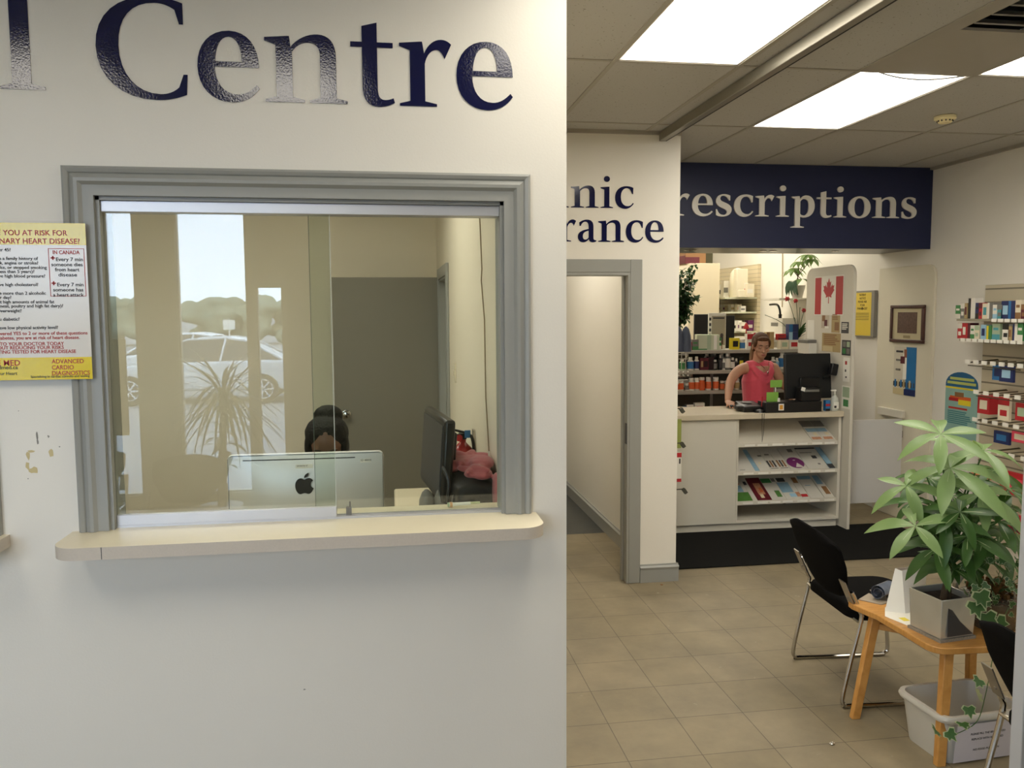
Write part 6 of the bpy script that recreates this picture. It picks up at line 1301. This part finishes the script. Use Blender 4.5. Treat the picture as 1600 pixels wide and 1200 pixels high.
# ivy and moss bowl in clear wrap beside the tree
ic = Vector((2.55, 3.10, .50))
t = thing('potted_ivy', 'variegated ivy with brown moss in a clear wrapped pot at the right of the table', 'plant', ic)
m = MB(); m.lathe([(.085, 0), (.105, .06), (.13, .10), (.14, .13)], ic, 24); part('wrapped_pot', m, P('cellophane over dark pot', '#67645a', .12, var=.4, vscale=18, bump=1, bscale=30, coat=.6), t)
m = MB(); rm = random.Random(4)
for k in range(60): a = rm.uniform(0, 2*PI); r = rm.uniform(0, .10); m.ell(ic+Vector((r*math.cos(a), r*math.sin(a), .13+rm.uniform(0, .06))), rm.uniform(.012, .022), 6)
part('moss', m, P('brown moss', '#6b4c22', .95, var=.5, vscale=60, bump=1, bscale=90), t)
st = MB(); iv = MB(); ie = MB()
def ivyleaf(c, s, d, up):
    d = Vector(d).normalized(); up = Vector(up); up = (up-d*up.dot(d)).normalized(); sd = d.cross(up)
    pts = [(0, 0), (.35, -.15), (.62, .1), (.42, .38), (.5, .65), (.2, .6), (0, 1.05), (-.2, .6), (-.5, .65), (-.42, .38), (-.62, .1), (-.35, -.15)]
    for mb, k, o in ((ie, 1, 0), (iv, .84, .0009)):
        vs = [Vector(c)+d*(.35+(y-.35)*k)*s+sd*x*k*s+up*(o+.12*s*abs(x)) for x, y in pts]; mid = Vector(c)+d*.35*s+up*(o-.02*s); n = len(vs)
        mb.add([mid]+vs, [(0, 1+i, 1+(i+1) % n) for i in range(n)])
for k in range(95):
    ey = rm.uniform(868, 985); ex = rm.uniform(1502, 1600); Y = rm.uniform(2.9, 3.25)
    e = onY(ex, ey, Y); ivyleaf(e, rm.uniform(.020, .034), (rm.uniform(-1, 1), rm.uniform(-1, .3), rm.uniform(-1, .5)), (rm.uniform(-.6, .2), -1, rm.uniform(.3, 1)))
    if k % 4 == 0: st.tube(catmull([ic+Vector((0, 0, .13)), ic.lerp(e, .6)+Vector((0, 0, .06)), e], 4), .0016, 4)
trail = [onY(x, y, Y) for x, y, Y in ((1560, 985, 2.88), (1548, 1045, 2.84), (1540, 1085, 2.83), (1528, 1125, 2.82), (1505, 1142, 2.82), (1482, 1150, 2.82))]
st.tube(catmull([ic+Vector((0, -.1, .14))]+trail, 5), .0017, 5)
for (x, y) in ((1530, 1067), (1527, 1092), (1512, 1110), (1502, 1135), (1480, 1148), (1462, 1146)): ivyleaf(onY(x, y, 2.82)+Vector((0, 0, .015)), .048, (rm.uniform(-1, .4), -.3, rm.uniform(-.8, .3)), (-.2, -1, .5))
for (x, y) in ((1522, 940), (1540, 958), (1556, 968), (1530, 925)): ivyleaf(onY(x, y, 2.86), .07, (rm.uniform(-.3, 1), -.3, -.8), (-.2, -1, .6))
part('stems', st, LEAFI, t); part('foliage', iv, LEAFI, t, sharp=180); part('leaf_edges', ie, LEAFV, t, sharp=180)['kind'] = 'stuff'
# a pale twist of dried leaf / ribbon behind the planter
m = MB(); r0 = onY(1497, 905, 3.16); m.tube(catmull([(r0.x, 3.16, .62), (r0.x-.02, 3.15, .68), (r0.x+.02, 3.15, .71), (r0.x+.0, 3.16, .745), (r0.x+.025, 3.16, .70)], 4), [.004, .012, .016, .012, .016, .018, .012, .008, .014, .018, .016, .014, .012, .010, .008, .006, .004], 6)
solo('ribbon_bow', m, P('pale ribbon', '#b5b09a', .5, var=.3, vscale=50), 'crumpled pale ribbon behind the silvery planter', 'ribbon')
# white bin with printed sheet
t = thing('recycling_bin', 'white plastic bin with a printed paper notice under the table', 'bin', (2.36, 3.06, 0))
BINM = P('bin plastic', '#cbc8be', .4, var=.03)
def rr_ring(cx, cy, hx, hy, r, z, n=5): return [(x+cx, y+cy, z) for x, y in rrect(2*hx, 2*hy, r, n)]
pL = onZ(1412, 1165, 0); pN = onZ(1452, 1190, 0)
cx_, cy_, ang = 2.375, 3.06, math.radians(4)
def binring(hx, hy, r, z): return [tuple(Vector((cx_, cy_, z))+rz3(ang)@Vector((x, y, 0))) for x, y in rrect(2*hx, 2*hy, r, 6)]
rings = [binring(.165, .115, .04, .0), binring(.168, .118, .04, .01), binring(.188, .138, .045, .185), binring(.200, .150, .05, .185), binring(.206, .156, .055, .198), binring(.200, .150, .05, .212), binring(.185, .135, .045, .212), binring(.180, .130, .045, .18), binring(.158, .108, .04, .012)]
n = len(rings[0]); m = MB(); m.add([v for r in rings for v in r], [tuple(range(n-1, -1, -1))]+[(a*n+i, a*n+(i+1) % n, (a+1)*n+(i+1) % n, (a+1)*n+i) for a in range(len(rings)-1) for i in range(n)]+[tuple((len(rings)-1)*n+i for i in range(n))])
part('bin_body', m, BINM, t, sharp=50)
m = MB(); R3 = rz3(ang)@Matrix.Rotation(-.105, 3, 'X'); o = Vector((cx_, cy_, 0))+rz3(ang)@Vector((-.135, -.1285, .008)); M0 = frame(o, rz3(ang)@Vector((1, 0, 0)), rz3(ang)@Vector((0, -.108, 1))); m.prism([(0, 0), (.285, 0), (.285, .168), (0, .168)], M0, .0012, 0)
for k, s in enumerate(('PLEASE FILL THE BIN MARKED', 'REPLACE WITH SHREDDED', '', 'NO FOOD PLEASE BIN')): 
    if s: m.text(s, .0125, M0@T(.150, .118-.024*k, .0013), 1, .0003, 'CENTER', .0002)
part('notice_sheet', m, [P('notice lilac white', '#d5d0d6', .5), DKBLK], t)
# floor drain nick / dropped cap
c = onZ(1300, 1163, 0); m = MB(); m.lathe([(.011, 0), (.012, .003), (.006, .006)], (c.x, c.y, .001), 14); m.tube([(c.x+.01*math.cos(a), c.y+.01*math.sin(a), .004) for a in [k*PI/5 for k in range(10)]], .0025, 6, closed=True)
solo('bottle_cap', m, CHROME, 'tiny metal cap lying on the floor left of the table leg', 'bottle cap')
c = onZ(1034, 914, 0); m = MB(); m.lathe([(.010, 0), (.008, .004)], (c.x, c.y, .001), 10); solo('debris', m, BROWN, 'small brown crumb on the floor at the pillar base', 'crumb')
# partition post at the right edge
a = onY(1590, 1000, 1.6); a.x += .010; m = MB(); m.box(a.x, 1.585, 0, a.x+.012, 1.62, CZ); m.box(a.x+.012, 1.58, 0, a.x+.05, 1.63, CZ, 1)  # pale left strip and darker body put lit and shaded sides in colour
solo('metal_post', m, [ALU, P('post shaded grey', '#8b8d88', .4, metal=.4)], 'grey metal post running floor to ceiling at the right edge of the photo', 'post', bevel=.002)

# ================================================================== BEHIND THE CAMERA: what the sliding pane mirrors
for k, (x0, x1, z0, z1) in enumerate(BAYS):
    t = thing('window_%d' % (k+3), None, None, ((x0+x1)/2, -2.0, z0), kind='structure')
    m = MB(); w_ = .014
    for bx in ((x0, z0, x0+w_, z1), (x1-w_, z0, x1, z1), (x0+w_, z0, x1-w_, z0+w_), (x0+w_, z1-w_, x1-w_, z1)): m.box(bx[0], -2.10, bx[1], bx[2], -2.04, bx[3])
    part('window_frame', m, P('cream frame', '#a79f8a', .4), t)
    part('window_pane', MB().box(x0+w_, -2.075, z0+w_, x1-w_, -2.069, z1-w_), SHOPG, t)
# dracaena
def mir(x, y, Yv): p = onY(x, y, Yv); return Vector((p.x, 2*(WY+.03)-Yv, p.z))
dp = mir(346, 770, 6.9); t = thing('potted_dracaena', 'spiky leaved dracaena standing by the shop window, seen mirrored', 'plant', (dp.x, dp.y, 0))
m = MB(); m.lathe([(.12, 0), (.16, .26), (.17, .30), (.0, .28)], (dp.x, dp.y, 0), 20); part('pot', m, POTB, t)
cr = mir(347, 605, 6.9); cr2 = mir(349, 640, 6.9)
m = MB(); m.tube(catmull([(dp.x, dp.y, .28), (dp.x+.02, dp.y, .7), cr2, cr], 4), [.035]*5+[.03]*4+[.028]*4, 8); part('trunk', m, BARK, t)
rd = random.Random(9); fo = MB()
for k in range(120):
    a = rd.uniform(0, 2*PI); el = rd.uniform(-.45, 1.15); b = cr.lerp(cr2, rd.uniform(-.3, 1.2)); leaf(fo, b, (math.cos(a)*math.cos(el), math.sin(a)*math.cos(el), math.sin(el)), (0, 0, 1), rd.uniform(.45, .66), .012, droop=rd.uniform(.25, .95), seg=6, fold=.1)
for k in range(26):
    a = rd.uniform(0, 2*PI); el = rd.uniform(.2, 1.0); b = cr2-Vector((0, 0, rd.uniform(.1, .5))); leaf(fo, b, (math.cos(a)*math.cos(el), math.sin(a)*math.cos(el), math.sin(el)), (0, 0, 1), rd.uniform(.15, .3), .03, droop=.9, seg=5)
part('foliage', fo, LEAFD, t, sharp=180)
# two chairs mirrored
c3 = copy_tree(ch1); q = mir(285, 720, 6.2); c3.location = (q.x, q.y+.15, 0); c3.rotation_euler.z = math.radians(95); c3['label'] = 'chair with its back to the shop window, mirrored in the left pane'; c3['group'] = 'waiting chairs'
c4 = copy_tree(ch1); q = mir(190, 730, 6.4); c4.location = (q.x-.32, q.y-.1, 0); c4.rotation_euler.z = math.radians(85); c4['label'] = 'chair at the far left, mirrored at the edge of the pane'; c4['group'] = 'waiting chairs'
# hanging notice on the shop glass, seen from the inside
m = MB(); a = mir(168, 530, 7.45); b = mir(203, 680, 7.45); m.box(a.x-.35, a.y, b.z, b.x, a.y+.01, a.z); solo('window_notice', m, C_('beige board', '#b5a988', .6), 'beige board hanging against the shop window, seen mirrored at the far left', 'board')
m = MB(); m.box(-.86, -1.995, 0, 1.5, -1.96, 2.35); solo('dark_reflection_panel', m, C_('olive panel', '#6f6b58', .6), 'tall olive grey stand-in panel behind the camera, mirrored where the panes overlap', 'panel')  # stand-in for an unknown dark object, widened to even the reflection
# outside
struct('ground', MB().box(-300, -600, -.25, 300, -2.2, -.12), P('asphalt', '#8b8c8e', .9, var=.2, vscale=2), origin=(0, 0, 0))
m = MB(); m.box(-3.9, -3.6, -.12, 3, -2.2, -.05); solo('sidewalk', m, P('concrete walk', '#a8a59c', .9, var=.1), 'concrete walk outside the shop window', 'sidewalk', kind='structure')
def car(x, y, s, body, label, rz=0):
    t = thing('car', label, 'car', (x, y, -.12), 'parked cars', rz)
    low = [(-2.3, .30), (-2.28, .62), (-2.15, .72), (-1.35, .86), (-.62, .92), (1.45, .96), (2.05, .93), (2.25, .80), (2.3, .55), (2.28, .30)]
    top = [(-1.25, .86), (-.55, 1.28), (-.25, 1.40), (.55, 1.43), (1.0, 1.36), (1.75, .96)]
    bm = P('car paint '+body, body, .25, metal=.3, coat=.5)
    m = MB(); M0 = frame((0, .86, 0), (1, 0, 0), (0, 0, 1))
    prof = low; n = len(prof); vs = [(x_, yy, z_) for yy in (-.86, -.80, .80, .86) for x_, z_ in ([(p[0], p[1]) for p in prof])]
    m.prism(prof, frame((0, .86, 0), (1, 0, 0), (0, 0, 1)), 1.72); part('car_body', m, bm, t, local=True, bevel=.06, seg=3)
    m = MB()
    yo = .80; yi = .62; vs = [(x_, s_*(yo-(z_-.86)/.57*.20), z_) for s_ in (-1, 1) for x_, z_ in top]; n = len(top)
    m.add(vs, [tuple(range(n-1, -1, -1)), tuple(range(n, 2*n))]+[(i, i+1, n+i+1, n+i) for i in range(n-1)]+[(n-1, 0, n, 2*n-1)]); part('cabin_glass', m, P('car glass', '#23282c', .06, spec=.8), t, local=True)
    m = MB()
    for s_ in (-1, 1):
        q = [Vector((x_, s_*(yo-(z_-.86)/.57*.20+.012), z_)) for x_, z_ in top]; m.tube(q, .028, 6); m.tube([q[3], Vector((.45, s_*.82, .93))], .03, 6)
    m.add([(x_, s_*(yo-(z_-.86)/.57*.20), z_+.012) for s_ in (-1, 1) for x_, z_ in top[1:5]], [(0, 1, 5, 4), (1, 2, 6, 5), (2, 3, 7, 6)]); part('roof_and_pillars', m, bm, t, local=True)
    for wx in (-1.42, 1.35):
        for s_ in (-1, 1):
            m = MB(); m.lathe([(.20, -.1), (.31, -.1), (.325, -.06), (.325, .06), (.31, .1), (.20, .1)], (wx, s_*.80, .325), 20, M=Mf); wh = part('wheel', m, P('tyre', '#1c1c1d', .8), t, local=True)
            m = MB()
            for k in range(7): a = k*2*PI/7; m.obox((wx+.11*math.cos(a), s_*.90, .325+.11*math.sin(a)), (.10, .008, .018), Matrix.Rotation(-a, 3, 'Y'))
            m.tube([(wx+.205*math.cos(a), s_*.90, .325+.205*math.sin(a)) for a in [k*PI/8 for k in range(16)]], .014, 6, closed=True); r = part('wheel_rim', m, ALU, wh, local=True)
    m = MB()
    for s_ in (-1, 1): m.box(-2.31, s_*.6-.16, .62, -2.2, s_*.6+.16, .72); m.box(2.22, s_*.62-.14, .70, 2.31, s_*.62+.14, .82, 1)
    part('lamps', m, [PAPER, RED], t, local=True)
    return t
car(onY(420, 590, 19.5).x-1.35, -13.9, 1, '#c4c8cc', 'silver sedan parked outside, mirrored in the left pane')
car(-5.6, -18.2, 1, '#dfe2e4', 'white car parked behind the silver sedan, mirrored in the pane', .05)
car(-13.2, -21, 1, '#e4e6e8', 'white car further left outside, mirrored beside the column', .0)
rt = random.Random(2)
for k in range(9):
    x = -40+7.7*k; y = -47-rt.uniform(0, 3); h = rt.uniform(3.3, 4.2)
    t = thing('tree', 'green roadside tree outside, mirrored in the pane, %s from the left' % ORD[k], 'tree', (x, y, -.15), 'trees across the car park')
    m = MB(); m.cyl((0, 0, 0), (0, 0, h*.5), .16, .1, 8); part('trunk', m, BARK, t, local=True)
    m = MB()
    for q in range(60): m.ell((rt.uniform(-3.0, 3.0), rt.uniform(-1.0, 1.0), h*rt.uniform(.05, .62)+.25), (rt.uniform(.5, .8), .7, rt.uniform(.35, .7)), 8)
    part('crown', fuse(m, .16, 2), P('tree crown', '#7d8874', .9, var=.5, vscale=3, bump=1, bscale=6), t, local=True)  # crown green lightened to put haze into the colour
m = MB(); m.cyl((-8.2, -40, -.12), (-8.2, -40, 1.6), .03); m.box(-8.5, -40.02, 1.0, -7.9, -39.98, 1.5); solo('street_sign', m, PAPER, 'small white sign on a pole across the car park, mirrored', 'sign')
